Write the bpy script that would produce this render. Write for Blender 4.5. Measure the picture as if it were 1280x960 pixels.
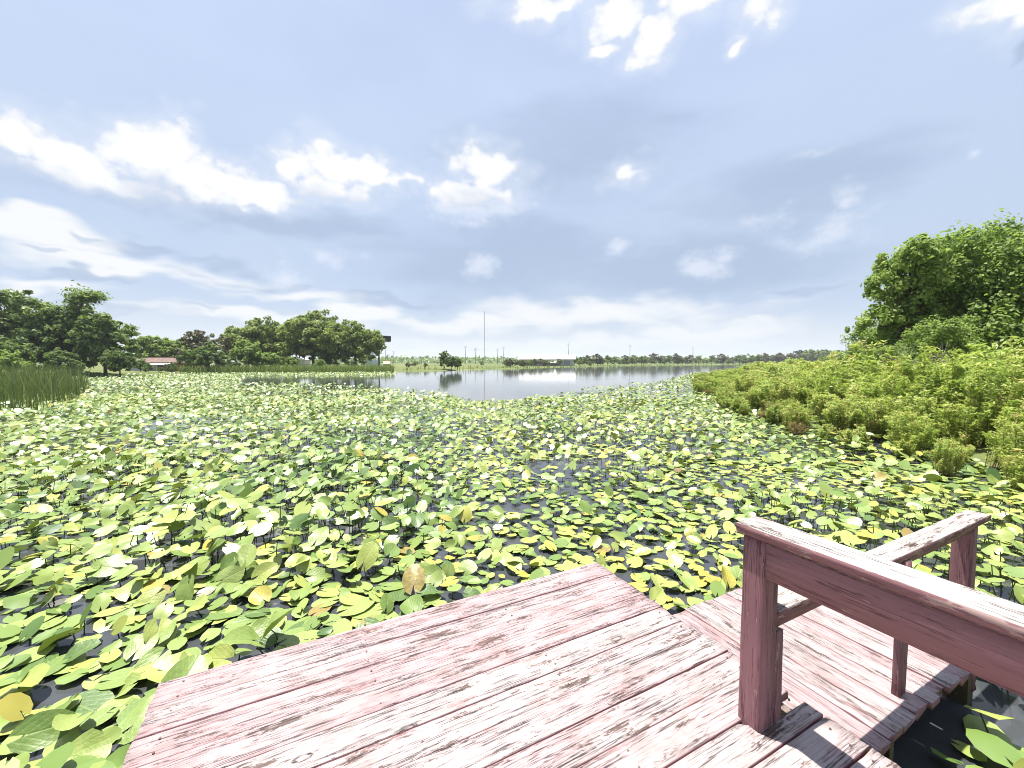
import bpy, math, random
import numpy as np

R = math.radians
sc = bpy.context.scene
for o in list(bpy.data.objects):
    bpy.data.objects.remove(o)
COL = sc.collection
rng = np.random.default_rng(7)
random.seed(7)

# ------------------------------------------------------------------ camera
FPX = 522.0                      # focal length in pixels of the 1280 px wide photograph
EYE = 2.017                      # eye height above the water
PITCH = R(2.93)
YAW = R(27.33)                   # the dock is turned by this against the view
cd = bpy.data.cameras.new('camera')
cd.sensor_width = 36.0
cd.lens = 36.0 * FPX / 1280.0
cd.clip_start = 0.05
cd.clip_end = 9000
cam = bpy.data.objects.new('camera', cd)
cam.location = (0, 0, EYE)
cam.rotation_euler = (R(90) - PITCH, 0, 0)
COL.objects.link(cam)
sc.camera = cam

# ------------------------------------------------------------------ light
SUN_AZ = R(-54)                  # from +Y towards +X : ahead and to the left
SUN_EL = R(78)
EXPOSURE = 1.16
sc.view_settings.view_transform = 'Standard'
sc.view_settings.look = 'None'
sc.view_settings.exposure = EXPOSURE
sc.view_settings.gamma = 1.0
sc.view_settings.use_curve_mapping = False
sc.render.engine = 'CYCLES'
sc.cycles.use_denoising = True
sc.cycles.filter_width = 1.0
sc.cycles.max_bounces = 7
sc.cycles.diffuse_bounces = 3
sc.cycles.glossy_bounces = 3
sc.cycles.transmission_bounces = 4
sc.cycles.transparent_max_bounces = 6
sc.cycles.sample_clamp_indirect = 6.0

sd = bpy.data.lights.new('sun', 'SUN')
sd.energy = 5.0
sd.angle = R(0.55)
sd.color = (1.0, 0.965, 0.9)
sun = bpy.data.objects.new('sun', sd)
sdir = (math.sin(SUN_AZ) * math.cos(SUN_EL), math.cos(SUN_AZ) * math.cos(SUN_EL), math.sin(SUN_EL))
from mathutils import Vector
sun.rotation_euler = Vector(sdir).to_track_quat('Z', 'Y').to_euler()
sun.location = (0, 0, 60)
COL.objects.link(sun)


class N:
    """small helper round a node tree"""
    def __init__(s, tree):
        s.t = tree

    def n(s, kind, **kw):
        nd = s.t.nodes.new(kind)
        for k, v in kw.items():
            setattr(nd, k, v)
        return nd

    def put(s, sock, v):
        if isinstance(v, (int, float)):
            sock.default_value = v
        elif isinstance(v, (tuple, list)):
            if len(v) == 3 and sock.type == 'RGBA':
                v = (*v, 1)
            sock.default_value = v
        else:
            s.t.links.new(v, sock)

    def m(s, op, a, b=None, c=None, clamp=False):
        nd = s.n('ShaderNodeMath', operation=op, use_clamp=clamp)
        s.put(nd.inputs[0], a)
        if b is not None:
            s.put(nd.inputs[1], b)
        if c is not None:
            s.put(nd.inputs[2], c)
        return nd.outputs[0]

    def v(s, op, a, b=None, c=None):
        nd = s.n('ShaderNodeVectorMath', operation=op)
        s.put(nd.inputs[0], a)
        if b is not None:
            s.put(nd.inputs[1], b)
        if c is not None:
            s.put(nd.inputs[2], c)
        return nd.outputs['Value'] if op in ('LENGTH', 'DOT_PRODUCT', 'DISTANCE') else nd.outputs[0]

    def mix(s, f, a, b, mode='MIX'):
        nd = s.n('ShaderNodeMix', data_type='RGBA', blend_type=mode)
        s.put(nd.inputs[0], f)
        s.put(nd.inputs[6], a)
        s.put(nd.inputs[7], b)
        return nd.outputs[2]

    def ss(s, x, lo, hi, a=0.0, b=1.0):
        nd = s.n('ShaderNodeMapRange', interpolation_type='SMOOTHSTEP')
        s.put(nd.inputs[0], x)
        nd.inputs[1].default_value = lo
        nd.inputs[2].default_value = hi
        nd.inputs[3].default_value = a
        nd.inputs[4].default_value = b
        return nd.outputs[0]

    def noise(s, vec, scale, detail=4, rough=0.55, dist=0.0, dim='3D', out=0):
        nd = s.n('ShaderNodeTexNoise', noise_dimensions=dim)
        s.put(nd.inputs['Vector'], vec)
        nd.inputs['Scale'].default_value = scale
        nd.inputs['Detail'].default_value = detail
        nd.inputs['Roughness'].default_value = rough
        nd.inputs['Distortion'].default_value = dist
        return nd.outputs[out]

    def scale(s, vec, xyz):
        return s.v('MULTIPLY', vec, xyz)

    def ramp(s, f, stops):
        nd = s.n('ShaderNodeValToRGB')
        s.put(nd.inputs[0], f)
        el = nd.color_ramp.elements
        while len(el) < len(stops):
            el.new(0.5)
        for e, (p, c) in zip(el, stops):
            e.position = p
            e.color = (*c, 1)
        return nd.outputs[0]


# ------------------------------------------------------------------ sky
def pix_dir(px, py):
    x = (px - 640) / FPX
    y = -(py - 480) / FPX
    cp, sp = math.cos(PITCH), math.sin(PITCH)
    d = np.array([x, cp + y * sp, -sp + y * cp])
    return d / np.linalg.norm(d)


def pix_ae(px, py):
    d = pix_dir(px, py)
    return math.degrees(math.atan2(d[0], d[1])), math.degrees(math.asin(d[2]))


w = bpy.data.worlds.new('World')
sc.world = w
w.use_nodes = True
wt = N(w.node_tree)
w.node_tree.nodes.clear()
out = wt.n('ShaderNodeOutputWorld')
bg = wt.n('ShaderNodeBackground')
BGS = 0.1
bg.inputs[1].default_value = BGS
w.cycles.sampling_method = 'NONE'
w.node_tree.links.new(bg.outputs[0], out.inputs[0])
sky = wt.n('ShaderNodeTexSky', sky_type='NISHITA')
sky.sun_disc = False
sky.sun_elevation = SUN_EL
sky.sun_rotation = SUN_AZ
sky.air_density = 1.0
sky.dust_density = 2.0
sky.ozone_density = 1.0
geo = wt.n('ShaderNodeTexCoord').outputs['Generated']
sep = wt.n('ShaderNodeSeparateXYZ')
w.node_tree.links.new(geo, sep.inputs[0])
az = wt.m('MULTIPLY', wt.m('ARCTAN2', sep.outputs[0], sep.outputs[1]), 180 / math.pi)
el = wt.m('MULTIPLY', wt.m('ARCSINE', sep.outputs[2]), 180 / math.pi)
comb = wt.n('ShaderNodeCombineXYZ')
wt.put(comb.inputs[0], az)
wt.put(comb.inputs[1], el)
ae = comb.outputs[0]
# cloud grain is stretched sideways near the horizon, as layers seen edge-on
cvec = wt.scale(geo, (1, 1, 2.2))
fb1 = wt.noise(wt.scale(geo, (1, 1, 1.3)), 11.0, 7, 0.66)
vo = wt.n('ShaderNodeTexVoronoi', feature='F1')
wt.put(vo.inputs['Vector'], wt.scale(geo, (1, 1, 1.2)))
vo.inputs['Scale'].default_value = 24.0
vo.inputs['Detail'].default_value = 1.0
vo.inputs['Roughness'].default_value = .55
puff = wt.m('SUBTRACT', .55, vo.outputs[0])
fb2 = wt.noise(cvec, 2.1, 3, 0.6)
fb3 = wt.noise(wt.scale(geo, (1, 1, 4.5)), 3.0, 5, 0.6)
wc = wt.n('ShaderNodeCombineXYZ')
wt.put(wc.inputs[0], wt.noise(cvec, 4.5, 3, 0.62))
wt.put(wc.inputs[1], wt.noise(wt.v('ADD', cvec, (7, 3, 5)), 4.5, 3, 0.62))
wob = wc.outputs[0]
aew = wt.v('MULTIPLY_ADD', wt.v('SUBTRACT', wob, (0.5, 0.5, 0.5)), (8, 6, 0), ae)
aeb = wt.v('MULTIPLY_ADD', wt.v('SUBTRACT', wob, (0.5, 0.5, 0.5)), (22, 9, 0), ae)


def field(blobs, vec):
    acc = None
    for (px, py, rx, ry, pen) in blobs:
        a0, e0 = pix_ae(px, py)
        a1, _ = pix_ae(px + rx, py)
        am, _ = pix_ae(px - rx, py)
        _, e1 = pix_ae(px, py - ry)
        _, em = pix_ae(px, py + ry)
        ra, re = max(0.2, (a1 - am) / 2), max(0.2, (e1 - em) / 2)
        acc = blob(acc, a0, e0, ra, re, pen, vec)
    return acc


def blob(acc, a0, e0, ra, re, pen, vec):
    q = wt.v('MULTIPLY_ADD', vec, (1 / ra, 1 / re, 0), (-a0 / ra, -e0 / re, pen))
    ln = wt.v('LENGTH', q)
    return ln if acc is None else wt.m('MINIMUM', acc, ln)


white = [(15, 172, 60, 36, 0), (80, 195, 80, 32, 0), (160, 188, 66, 34, 0), (208, 190, 40, 42, 0), (236, 222, 50, 34, 0),
         (292, 230, 56, 27, 0), (338, 245, 44, 17, .0), (10, 146, 30, 20, .3), (120, 225, 110, 18, .2),
         (362, 210, 36, 30, 0), (410, 205, 40, 34, 0), (450, 212, 54, 27, 0), (498, 221, 34, 16, 0), (400, 234, 70, 18, .1),
         (612, 222, 44, 34, 0), (580, 244, 42, 22, 0), (634, 206, 20, 20, 0),
         (788, 212, 29, 15, 0), (690, 2, 70, 20, .0), (765, 26, 52, 32, 0), (802, 58, 30, 32, .1), (855, 14, 42, 26, .0), (745, 66, 16, 14, .1),
         (938, 16, 34, 26, .1), (906, 58, 8, 16, .3), (1245, 18, 54, 38, 0)]
faint = [(600, 268, 80, 26, .3), (1226, 196, 18, 16, 0), (1052, 256, 24, 22, 0), (1036, 290, 72, 28, 0), (958, 274, 50, 18, .2), (872, 332, 50, 18, 0), (786, 306, 20, 16, .1),
         (597, 336, 34, 22, .1), (350, 336, 46, 24, 0), (420, 330, 40, 18, .2), (905, 322, 30, 14, .3), (1020, 190, 50, 14, .5)]
pale = [(50, 298, 170, 24, 0), (150, 338, 170, 20, .1), (40, 360, 120, 14, .4), (440, 396, 70, 16, 0), (380, 375, 120, 12, .45),
        (560, 410, 160, 14, .35), (760, 395, 200, 26, .3), (900, 415, 130, 16, .3), (300, 400, 200, 14, .5), (700, 435, 300, 12, .4)]
dark = [(130, 225, 150, 14, .3), (330, 272, 280, 30, .2), (650, 330, 220, 60, 0), (215, 318, 80, 10, .1), (40, 323, 45, 4, .2), (130, 305, 34, 4, .3),
        (480, 378, 100, 9, .25), (300, 352, 60, 8, .45), (215, 392, 50, 5, .35), (110, 352, 130, 6, .35), (90, 395, 110, 7, .3), (830, 150, 60, 22, .72),
        (900, 350, 120, 14, .7), (1000, 370, 110, 9, .6), (850, 340, 220, 44, .2), (980, 240, 190, 60, .5), (720, 190, 200, 90, .6), (1275, 60, 28, 18, .3), (600, 262, 60, 10, .5)]
fw = field(white, aew)
rg = random.Random(3)
for k in range(8):          # the same kind of sky all round
    a0 = rg.uniform(65, 295)
    a0 = a0 - 360 if a0 > 180 else a0
    e0 = rg.uniform(12, 46)
    r0 = rg.uniform(3, 6)
    fw = blob(fw, a0, e0, r0 * 1.5, r0 * .7, rg.uniform(0, .3), aew)
ff = field(faint, aew)
fp = field(pale, aeb)
fd = field(dark, aeb)
K = 1.0 / BGS / (2 ** EXPOSURE)          # display value -> sky texture units


def dsp(r, g, b):
    f = lambda c: ((c / 255 + .055) / 1.055) ** 2.4 if c > 10 else c / 255 / 12.92
    return tuple(f(c) * K for c in (r, g, b))


grad = wt.ss(el, 0, 45)
base = wt.mix(grad, dsp(190, 207, 230), dsp(203, 220, 251))
base = wt.mix(wt.ss(el, 35, 75), base, dsp(201, 218, 251))
base = wt.mix(wt.ss(fb2, .35, .72, 0, .6), base, dsp(186, 203, 236))
base = wt.mix(0.08, base, sky.outputs[0])
d_dark = wt.ss(wt.m('ADD', wt.m('SUBTRACT', 1.0, fd), wt.m('MULTIPLY', wt.m('SUBTRACT', fb3, .5), .9)), -.2, .6, 0, .8)
base = wt.mix(d_dark, base, dsp(170, 190, 219))
d_pale = wt.ss(wt.m('ADD', wt.m('SUBTRACT', 1.0, fp), wt.m('MULTIPLY', wt.m('SUBTRACT', fb3, .5), 1.3)), -.15, .6, 0, .95)
d_pale = wt.m('MULTIPLY', d_pale, wt.m('SUBTRACT', 1.0, wt.m('MULTIPLY', d_dark, .75)))
base = wt.mix(d_pale, base, dsp(250, 251, 252))
base = wt.mix(wt.ss(el, 8, 0, 0, .85), base, dsp(234, 240, 244))
d_w = wt.m('ADD', wt.m('SUBTRACT', 1.0, fw), wt.m('ADD', wt.m('MULTIPLY', wt.m('SUBTRACT', fb1, .5), 2.0), wt.m('MULTIPLY', puff, .6)))
halo = wt.ss(d_w, -.9, .1, 0, .4)
base = wt.mix(halo, base, dsp(232, 239, 252))
d_f = wt.m('ADD', wt.m('SUBTRACT', 1.0, ff), wt.m('MULTIPLY', wt.m('SUBTRACT', fb1, .5), 3.4))
base = wt.mix(wt.ss(d_f, .0, 1.2, 0, .8), base, dsp(228, 236, 252))
cov = wt.ss(d_w, -.06, .2)
lit = wt.ss(d_w, -.05, .6)
# the lower side of the big cumulus heaps lies in their own shade
under = wt.ss(wt.m('ADD', wt.m('SUBTRACT', 1.0, field([(80, 192, 110, 36, 0), (190, 192, 70, 40, 0), (270, 228, 70, 30, 0), (420, 212, 84, 30, 0), (605, 228, 60, 36, 0)], wt.v('ADD', aew, (.5, 3.4, 0)))), wt.m('MULTIPLY', wt.m('SUBTRACT', fb1, .5), 1.4)), .05, .75)
ccol = wt.mix(lit, dsp(226, 233, 247), dsp(262, 262, 262))
ccol = wt.mix(wt.m('MULTIPLY', under, .6), ccol, dsp(205, 214, 233))
base = wt.mix(cov, base, ccol)
wt.put(bg.inputs[0], base)


# ------------------------------------------------------------------ materials
def newmat(name):
    m = bpy.data.materials.new(name)
    m.use_nodes = True
    t = N(m.node_tree)
    p = m.node_tree.nodes['Principled BSDF']
    return m, t, p


def setp(t, p, **kw):
    for k, v in kw.items():
        t.put(p.inputs[k], v)


def bump(t, p, h, strength, dist):
    b = t.n('ShaderNodeBump')
    b.inputs['Strength'].default_value = strength
    b.inputs['Distance'].default_value = dist
    t.put(b.inputs['Height'], h)
    t.put(p.inputs['Normal'], b.outputs[0])


def objvec(t, spread=37.0):
    tc = t.n('ShaderNodeTexCoord').outputs['Object']
    oi = t.n('ShaderNodeObjectInfo').outputs['Random']
    c = t.n('ShaderNodeCombineXYZ')
    t.put(c.inputs[0], t.m('MULTIPLY', oi, spread))
    t.put(c.inputs[1], t.m('MULTIPLY', oi, spread * .71))
    return t.v('ADD', tc, c.outputs[0]), oi


def wood_mat(name, worn=1.0, paint=(.265, .13, .14), tone=(.345, .298, .29), chips=.635, side=.8, pink=(.35, .252, .254)):
    """painted softwood: maroon paint, bleached and flaking on the faces the weather reaches (upward ones)"""
    m, t, p = newmat(name)
    v, oi = objvec(t)
    wav = t.noise(t.scale(v, (2.2, 9, 9)), 1.0, 3, .5, out=1)
    vg = t.v('MULTIPLY_ADD', t.v('SUBTRACT', wav, (.5, .5, .5)), (0, .022, .022), v)
    g1 = t.noise(t.scale(vg, (.7, 62, 62)), 1.0, 5, .6)
    g2 = t.noise(t.scale(vg, (2.0, 240, 240)), 1.0, 3, .6)
    g3 = t.noise(t.scale(vg, (.7, 30, 30)), 1.0, 5, .65)
    patch = t.noise(t.scale(v, (2.6, 15, 15)), 1.0, 6, .68)
    big = t.noise(t.scale(v, (1.1, 3.5, 3.5)), 1.0, 3, .55)
    tiny = t.noise(t.scale(v, (45, 170, 170)), 1.0, 3, .7)
    # open checks along the grain
    r1 = t.m('ABSOLUTE', t.m('SUBTRACT', g1, .5))
    r3 = t.m('ABSOLUTE', t.m('SUBTRACT', g3, .5))
    gate = t.ss(t.noise(t.scale(v, (3.0, 20, 20)), 1.0, 4, .65), .47, .55)
    gate2 = t.ss(t.noise(t.scale(t.v('ADD', v, (5, 3, 1)), (2.0, 12, 12)), 1.0, 3, .6), .42, .56)
    crack = t.m('MULTIPLY', t.ss(r1, .024, .008), gate)
    crack3 = t.m('MULTIPLY', t.ss(r3, .010, .003), gate2)
    crack = t.m('MAXIMUM', crack, crack3)
    # knots
    vk = t.scale(v, (2.6, 6.5, 6.5))
    vor = t.n('ShaderNodeTexVoronoi', feature='F1')
    t.put(vor.inputs['Vector'], t.v('MULTIPLY_ADD', t.v('SUBTRACT', wav, (.5, .5, .5)), (.1, .1, .1), vk))
    vor.inputs['Scale'].default_value = 1.0
    ring = t.m('ABSOLUTE', t.m('SUBTRACT', vor.outputs[0], .085))
    sepc = t.n('ShaderNodeSeparateColor')
    t.put(sepc.inputs[0], vor.outputs['Color'])
    knot_on = t.m('GREATER_THAN', sepc.outputs[0], .62)
    knot = t.m('MULTIPLY', t.ss(ring, .035, .008), knot_on)
    knot = t.m('MULTIPLY', knot, t.ss(tiny, .35, .6))
    # colours
    white_ = tone
    grey = (.31, .262, .255)
    c = t.mix(t.ss(t.m('ADD', big, t.m('MULTIPLY', t.m('SUBTRACT', oi, .5), .25)), .40, .64), white_, pink)
    c = t.mix(t.m('MULTIPLY', t.ss(g3, .5, .66), .3), c, grey)
    c = t.mix(t.m('MULTIPLY', t.ss(g2, .54, .66), .55), c, (.20, .135, .135))
    bare = t.ss(t.m('ADD', patch, t.m('MULTIPLY', t.m('SUBTRACT', tiny, .5), .3)), .58, .625)
    bare = t.m('MULTIPLY', bare, t.ss(g1, .28, .42, .25, 1.0))
    c = t.mix(t.m('MULTIPLY', bare, .92), c, (.075, .047, .038))
    redp = t.ss(t.m('ADD', t.noise(t.scale(t.v('ADD', v, (9, 2, 4)), (2.0, 9, 9)), 1.0, 5, .65), t.m('MULTIPLY', t.m('SUBTRACT', tiny, .5), .4)), .585, .64)
    c = t.mix(t.m('MULTIPLY', redp, .5), c, (.235, .115, .105))
    c = t.mix(t.m('MULTIPLY', t.m('MAXIMUM', crack, knot), .93), c, (.018, .010, .010))
    stain = t.ss(t.noise(t.v('ADD', v, (3, 8, 2)), 4.5, 5, .65), .45, .72)
    c = t.mix(t.m('MULTIPLY', stain, .55), c, t.mix(1.0, c, (.62, .54, .50), 'MULTIPLY'))
    # paint that still holds on the faces turned away from rain and sun
    pc = t.mix(t.ss(big, .35, .65), paint, tuple(x * .78 for x in paint))
    pc = t.mix(t.m('MULTIPLY', t.ss(g2, .56, .7), .4), pc, tuple(min(1, x * 1.5 + .03) for x in paint))
    pc = t.mix(t.m('MULTIPLY', t.m('MULTIPLY', crack, t.ss(patch, .5 - (side - .7), .58 - (side - .7))), side), pc, (.06, .025, .025))
    chip = t.ss(t.m('ADD', t.noise(t.scale(v, (7, 30, 30)), 1.0, 5, .7), t.m('MULTIPLY', t.m('SUBTRACT', tiny, .5), .2)), chips, chips + .025)
    pc = t.mix(t.m('MULTIPLY', chip, .7), pc, (.42, .30, .27))
    geo_ = t.n('ShaderNodeNewGeometry')
    sp = t.n('ShaderNodeSeparateXYZ')
    t.put(sp.inputs[0], geo_.outputs['True Normal'])
    topm = t.ss(t.m('ADD', sp.outputs[2], t.m('MULTIPLY', t.m('SUBTRACT', patch, .5), .5)), .35, .75)
    t_all = t.m('MULTIPLY', topm, worn)
    col = t.mix(t_all, pc, c)
    col = t.mix(t.m('MULTIPLY', t.m('SUBTRACT', oi, .5), .22), col, t.mix(1.0, col, (.72, .62, .60), 'MULTIPLY'))
    setp(t, p, **{'Base Color': col, 'Roughness': .72, 'Specular IOR Level': .3})
    h = t.m('SUBTRACT', t.m('ADD', t.m('MULTIPLY', g2, .25), t.m('MULTIPLY', g1, .6)), t.m('MULTIPLY', t.m('MAXIMUM', crack, knot), .9))
    h = t.m('SUBTRACT', h, t.m('MULTIPLY', bare, .25))
    bump(t, p, h, .55, .004)
    return m


M = {}
M['deck'] = wood_mat('weathered_deck_boards')
M['rail'] = wood_mat('maroon_painted_timber')
M['cap'] = wood_mat('bleached_maroon_rail_cap', tone=(.46, .43, .41), chips=.56, side=.95, pink=(.40, .355, .33))
M['raw'] = wood_mat('unpainted_wet_timber', worn=.5, paint=(.10, .085, .048))


def simple(name, col, rough=.7, var=.25, scale=3.0, metallic=0.0, spec=.4):
    m, t, p = newmat(name)
    v, oi = objvec(t)
    n1 = t.noise(v, scale, 5, .6)
    c = t.mix(t.ss(n1, .3, .7), tuple(x * (1 - var) for x in col), tuple(min(1, x * (1 + var)) for x in col))
    setp(t, p, **{'Base Color': c, 'Roughness': rough, 'Metallic': metallic, 'Specular IOR Level': spec})
    return m


def leaf_mat(name, stops, trans=.3, rough=.42, spec=.5, src='attr', const=.3, spread=.3, veins=False, under=None, tcol=(.35, .5, .06)):
    """waxy leaf; the tint comes from a per-leaf attribute or from the object's own random number"""
    m, t, p = newmat(name)
    oi = t.n('ShaderNodeObjectInfo').outputs['Random']
    if src == 'attr':
        a = t.n('ShaderNodeAttribute', attribute_name='tint').outputs['Fac']
        a = t.m('ADD', a, t.m('MULTIPLY', t.m('SUBTRACT', oi, .5), spread), clamp=True)
    else:
        a = t.m('ADD', const, t.m('MULTIPLY', t.m('SUBTRACT', oi, .5), spread), clamp=True)
    tc = t.n('ShaderNodeTexCoord').outputs['Object']
    blot = t.noise(tc, 9.0 if veins else 2.0, 4, .6)
    a2 = t.m('ADD', a, t.m('MULTIPLY', t.m('SUBTRACT', blot, .5), .22), clamp=True)
    c = t.ramp(a2, stops)
    if veins:
        uv = t.n('ShaderNodeAttribute', attribute_name='luv').outputs['Vector']
        su = t.n('ShaderNodeSeparateXYZ')
        t.put(su.inputs[0], uv)
        ang = t.m('ARCTAN2', su.outputs[1], t.m('ADD', su.outputs[0], .02))
        rad = t.m('SQRT', t.m('ADD', t.m('MULTIPLY', su.outputs[0], su.outputs[0]), t.m('MULTIPLY', su.outputs[1], su.outputs[1])))
        sv = t.m('SUBTRACT', t.m('ABSOLUTE', su.outputs[1]), t.m('MULTIPLY', su.outputs[0], .55))
        vein = t.m('POWER', t.m('ABSOLUTE', t.m('SINE', t.m('MULTIPLY', sv, 26))), 6.0)
        mid = t.ss(t.m('ABSOLUTE', su.outputs[1]), .035, .0)
        vn = t.m('MAXIMUM', t.m('MULTIPLY', vein, .35), mid)
        c = t.mix(t.m('MULTIPLY', vn, .35), c, (.30, .36, .12))
        edge = t.m('MULTIPLY', t.ss(t.noise(tc, 14, 4, .6), .56, .68), t.ss(rad, .25, .6))
        c = t.mix(t.m('MULTIPLY', edge, .55), c, (.30, .22, .05))
        bump(t, p, t.m('ADD', t.m('MULTIPLY', vn, -.5), t.m('MULTIPLY', blot, 1.2)), .35, .01)
    if under:                       # the blade's lower face is duller; its shade is also darkened into the colour
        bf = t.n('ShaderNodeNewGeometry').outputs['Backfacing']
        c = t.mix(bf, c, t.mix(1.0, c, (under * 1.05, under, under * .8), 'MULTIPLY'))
    setp(t, p, **{'Base Color': c, 'Roughness': rough, 'Specular IOR Level': spec})
    tr = t.n('ShaderNodeBsdfTranslucent')
    t.put(tr.inputs[0], t.mix(.5, c, tcol))
    mx = t.n('ShaderNodeMixShader')
    mx.inputs[0].default_value = trans
    t.t.links.new(p.outputs[0], mx.inputs[1])
    t.t.links.new(tr.outputs[0], mx.inputs[2])
    t.t.links.new(mx.outputs[0], t.t.nodes['Material Output'].inputs[0])
    return m


PAD = [(0.0, (.045, .10, .025)), (.3, (.155, .235, .05)), (.55, (.285, .345, .095)), (.75, (.36, .37, .075)), (.88, (.40, .33, .06)), (1.0, (.20, .13, .055))]
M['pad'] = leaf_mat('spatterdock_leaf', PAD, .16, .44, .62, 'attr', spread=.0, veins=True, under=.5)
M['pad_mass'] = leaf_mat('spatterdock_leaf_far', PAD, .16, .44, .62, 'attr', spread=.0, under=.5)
M['stalk'] = simple('spatterdock_stalk', (.07, .085, .03), .5)
M['shrub'] = leaf_mat('marsh_shrub_leaf', [(0, (.16, .24, .05)), (.5, (.40, .48, .11)), (.85, (.50, .50, .16)), (1, (.42, .26, .12))], .45, .5, .4, spread=.25)
M['shrub_dry'] = leaf_mat('dry_marsh_shrub_leaf', [(0, (.14, .13, .05)), (.5, (.30, .20, .09)), (1, (.36, .24, .12))], .3, .6, .3, spread=.25)
M['shrub_stem'] = simple('marsh_shrub_stem', (.20, .085, .06), .7)
M['tree_bright'] = leaf_mat('bright_tree_leaf', [(0, (.11, .175, .045)), (.5, (.25, .34, .09)), (1, (.42, .49, .16))], .45, .6, .25, spread=.2)
M['tree_dark'] = leaf_mat('dark_tree_leaf', [(0, (.075, .12, .045)), (.5, (.155, .22, .075)), (1, (.30, .36, .13))], .35, .6, .25, spread=.25)
M['tree_olive'] = leaf_mat('olive_tree_leaf', [(0, (.085, .13, .038)), (.5, (.20, .25, .07)), (1, (.36, .40, .13))], .35, .6, .25, spread=.25)
M['tree_brown'] = leaf_mat('dry_tree_leaf', [(0, (.08, .08, .055)), (.5, (.15, .135, .09)), (1, (.24, .21, .13))], .15, .6, .3, spread=.2)
M['reed'] = leaf_mat('reed_blade', [(0, (.06, .09, .03)), (.5, (.14, .18, .055)), (1, (.34, .31, .15))], .15, .5, .3, spread=.1)
M['cattail'] = leaf_mat('cattail_blade', [(0, (.13, .18, .05)), (.5, (.26, .33, .085)), (1, (.40, .40, .16))], .2, .5, .3, spread=.1)
M['bark'] = simple('bark', (.10, .078, .058), .9, .4, 6)
M['deadwood'] = simple('dead_wood', (.34, .29, .25), .85, .3, 8)
M['white_wall'] = simple('white_painted_wall', (.46, .45, .43), .7, .08)
M['roof_brown'] = simple('brown_shingle_roof', (.15, .095, .08), .85, .25, 2)
M['white_roof'] = simple('white_metal_roof', (.78, .78, .77), .45, .05, 1)
M['dark_wall'] = simple('grey_metal_wall', (.40, .41, .41), .7, .15)  # mid-grey of the warehouse wall and the doors
M['glass'] = simple('window_glass', (.03, .035, .04), .12, .2, 1, 0, .6)
M['fence_wood'] = simple('red_brown_fence_board', (.24, .11, .06), .85, .3, 5)
M['grey_metal'] = simple('grey_galvanised_steel', (.22, .24, .26), .5, .15, 3, .2)
M['black_metal'] = simple('dark_sign_steel', (.025, .027, .03), .6, .2)
M['yellow_paint'] = simple('pale_yellow_paint', (.42, .43, .20), .4, .1)
M['cyan_paint'] = simple('pale_blue_white_paint', (.50, .60, .62), .4, .08)
M['rusty_nail'] = simple('rusty_nail', (.09, .055, .045), .6, .3, 60)
M['rubber'] = simple('tyre_rubber', (.02, .02, .02), .9, .2)

# water
m, t, p = newmat('pond_water')
tc = t.n('ShaderNodeTexCoord').outputs['Object']
rip = t.noise(t.scale(tc, (1.2, 2.2, 1)), 1.3, 5, .6, .3)
rip2 = t.noise(t.scale(tc, (.05, .16, 1)), 1.0, 3, .5)
murk = t.noise(tc, 1.4, 4, .6)
setp(t, p, **{'Base Color': t.mix(t.ss(murk, .3, .7), (.040, .044, .047), (.058, .062, .066)), 'Roughness': .06, 'IOR': 1.333, 'Specular IOR Level': .5})
b = t.n('ShaderNodeBump')
b.inputs['Strength'].default_value = .06
b.inputs['Distance'].default_value = .05
t.put(b.inputs['Height'], t.m('MULTIPLY', rip, t.ss(rip2, .35, .7, .3, 1.0)))
t.put(p.inputs['Normal'], b.outputs[0])
M['water'] = m
# ground
m, t, p = newmat('grassy_ground')
tc = t.n('ShaderNodeTexCoord').outputs['Object']
n1 = t.noise(tc, .06, 6, .6)
n2 = t.noise(tc, 1.5, 6, .7)
c = t.mix(t.ss(n1, .35, .65), (.085, .115, .035), (.165, .175, .07))
c = t.mix(t.m('MULTIPLY', t.ss(n2, .5, .7), .6), c, (.085, .085, .04))
setp(t, p, **{'Base Color': c, 'Roughness': .95, 'Specular IOR Level': .1})
bump(t, p, n2, .6, .2)
M['ground'] = m


# ------------------------------------------------------------------ mesh helpers
def mesh_np(name, verts, faces, mat=None, smooth=True, tint=None, luv=None):
    """faces: list of (k, array Mx k) or one array"""
    me = bpy.data.meshes.new(name)
    if not isinstance(faces, list):
        faces = [faces]
    verts = np.ascontiguousarray(verts, dtype=np.float32)
    nv = len(verts)
    faces = [np.asarray(f, dtype=np.int32) for f in faces if len(f)]
    loops = np.concatenate([f.ravel() for f in faces])
    tot = np.concatenate([np.full(len(f), f.shape[1], np.int32) for f in faces])
    st = np.concatenate([[0], np.cumsum(tot)[:-1]]).astype(np.int32)
    me.vertices.add(nv)
    me.vertices.foreach_set('co', verts.ravel())
    me.loops.add(len(loops))
    me.loops.foreach_set('vertex_index', loops)
    me.polygons.add(len(tot))
    me.polygons.foreach_set('loop_start', st)
    me.polygons.foreach_set('loop_total', tot)
    if smooth:
        me.polygons.foreach_set('use_smooth', np.ones(len(tot), bool))
    if tint is not None:
        at = me.attributes.new('tint', 'FLOAT', 'FACE')
        at.data.foreach_set('value', np.ascontiguousarray(tint, np.float32))
    if luv is not None:
        at = me.attributes.new('luv', 'FLOAT_VECTOR', 'POINT')
        at.data.foreach_set('vector', np.ascontiguousarray(luv, np.float32).ravel())
    me.update(calc_edges=True)
    me.validate()
    if mat:
        me.materials.append(M[mat])
    return me


def obj(name, me, parent=None, loc=(0, 0, 0), rot=(0, 0, 0), scale=(1, 1, 1)):
    o = bpy.data.objects.new(name, me)
    COL.objects.link(o)
    o.location = loc
    o.rotation_euler = rot
    o.scale = scale
    if parent:
        o.parent = parent
    return o


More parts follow.
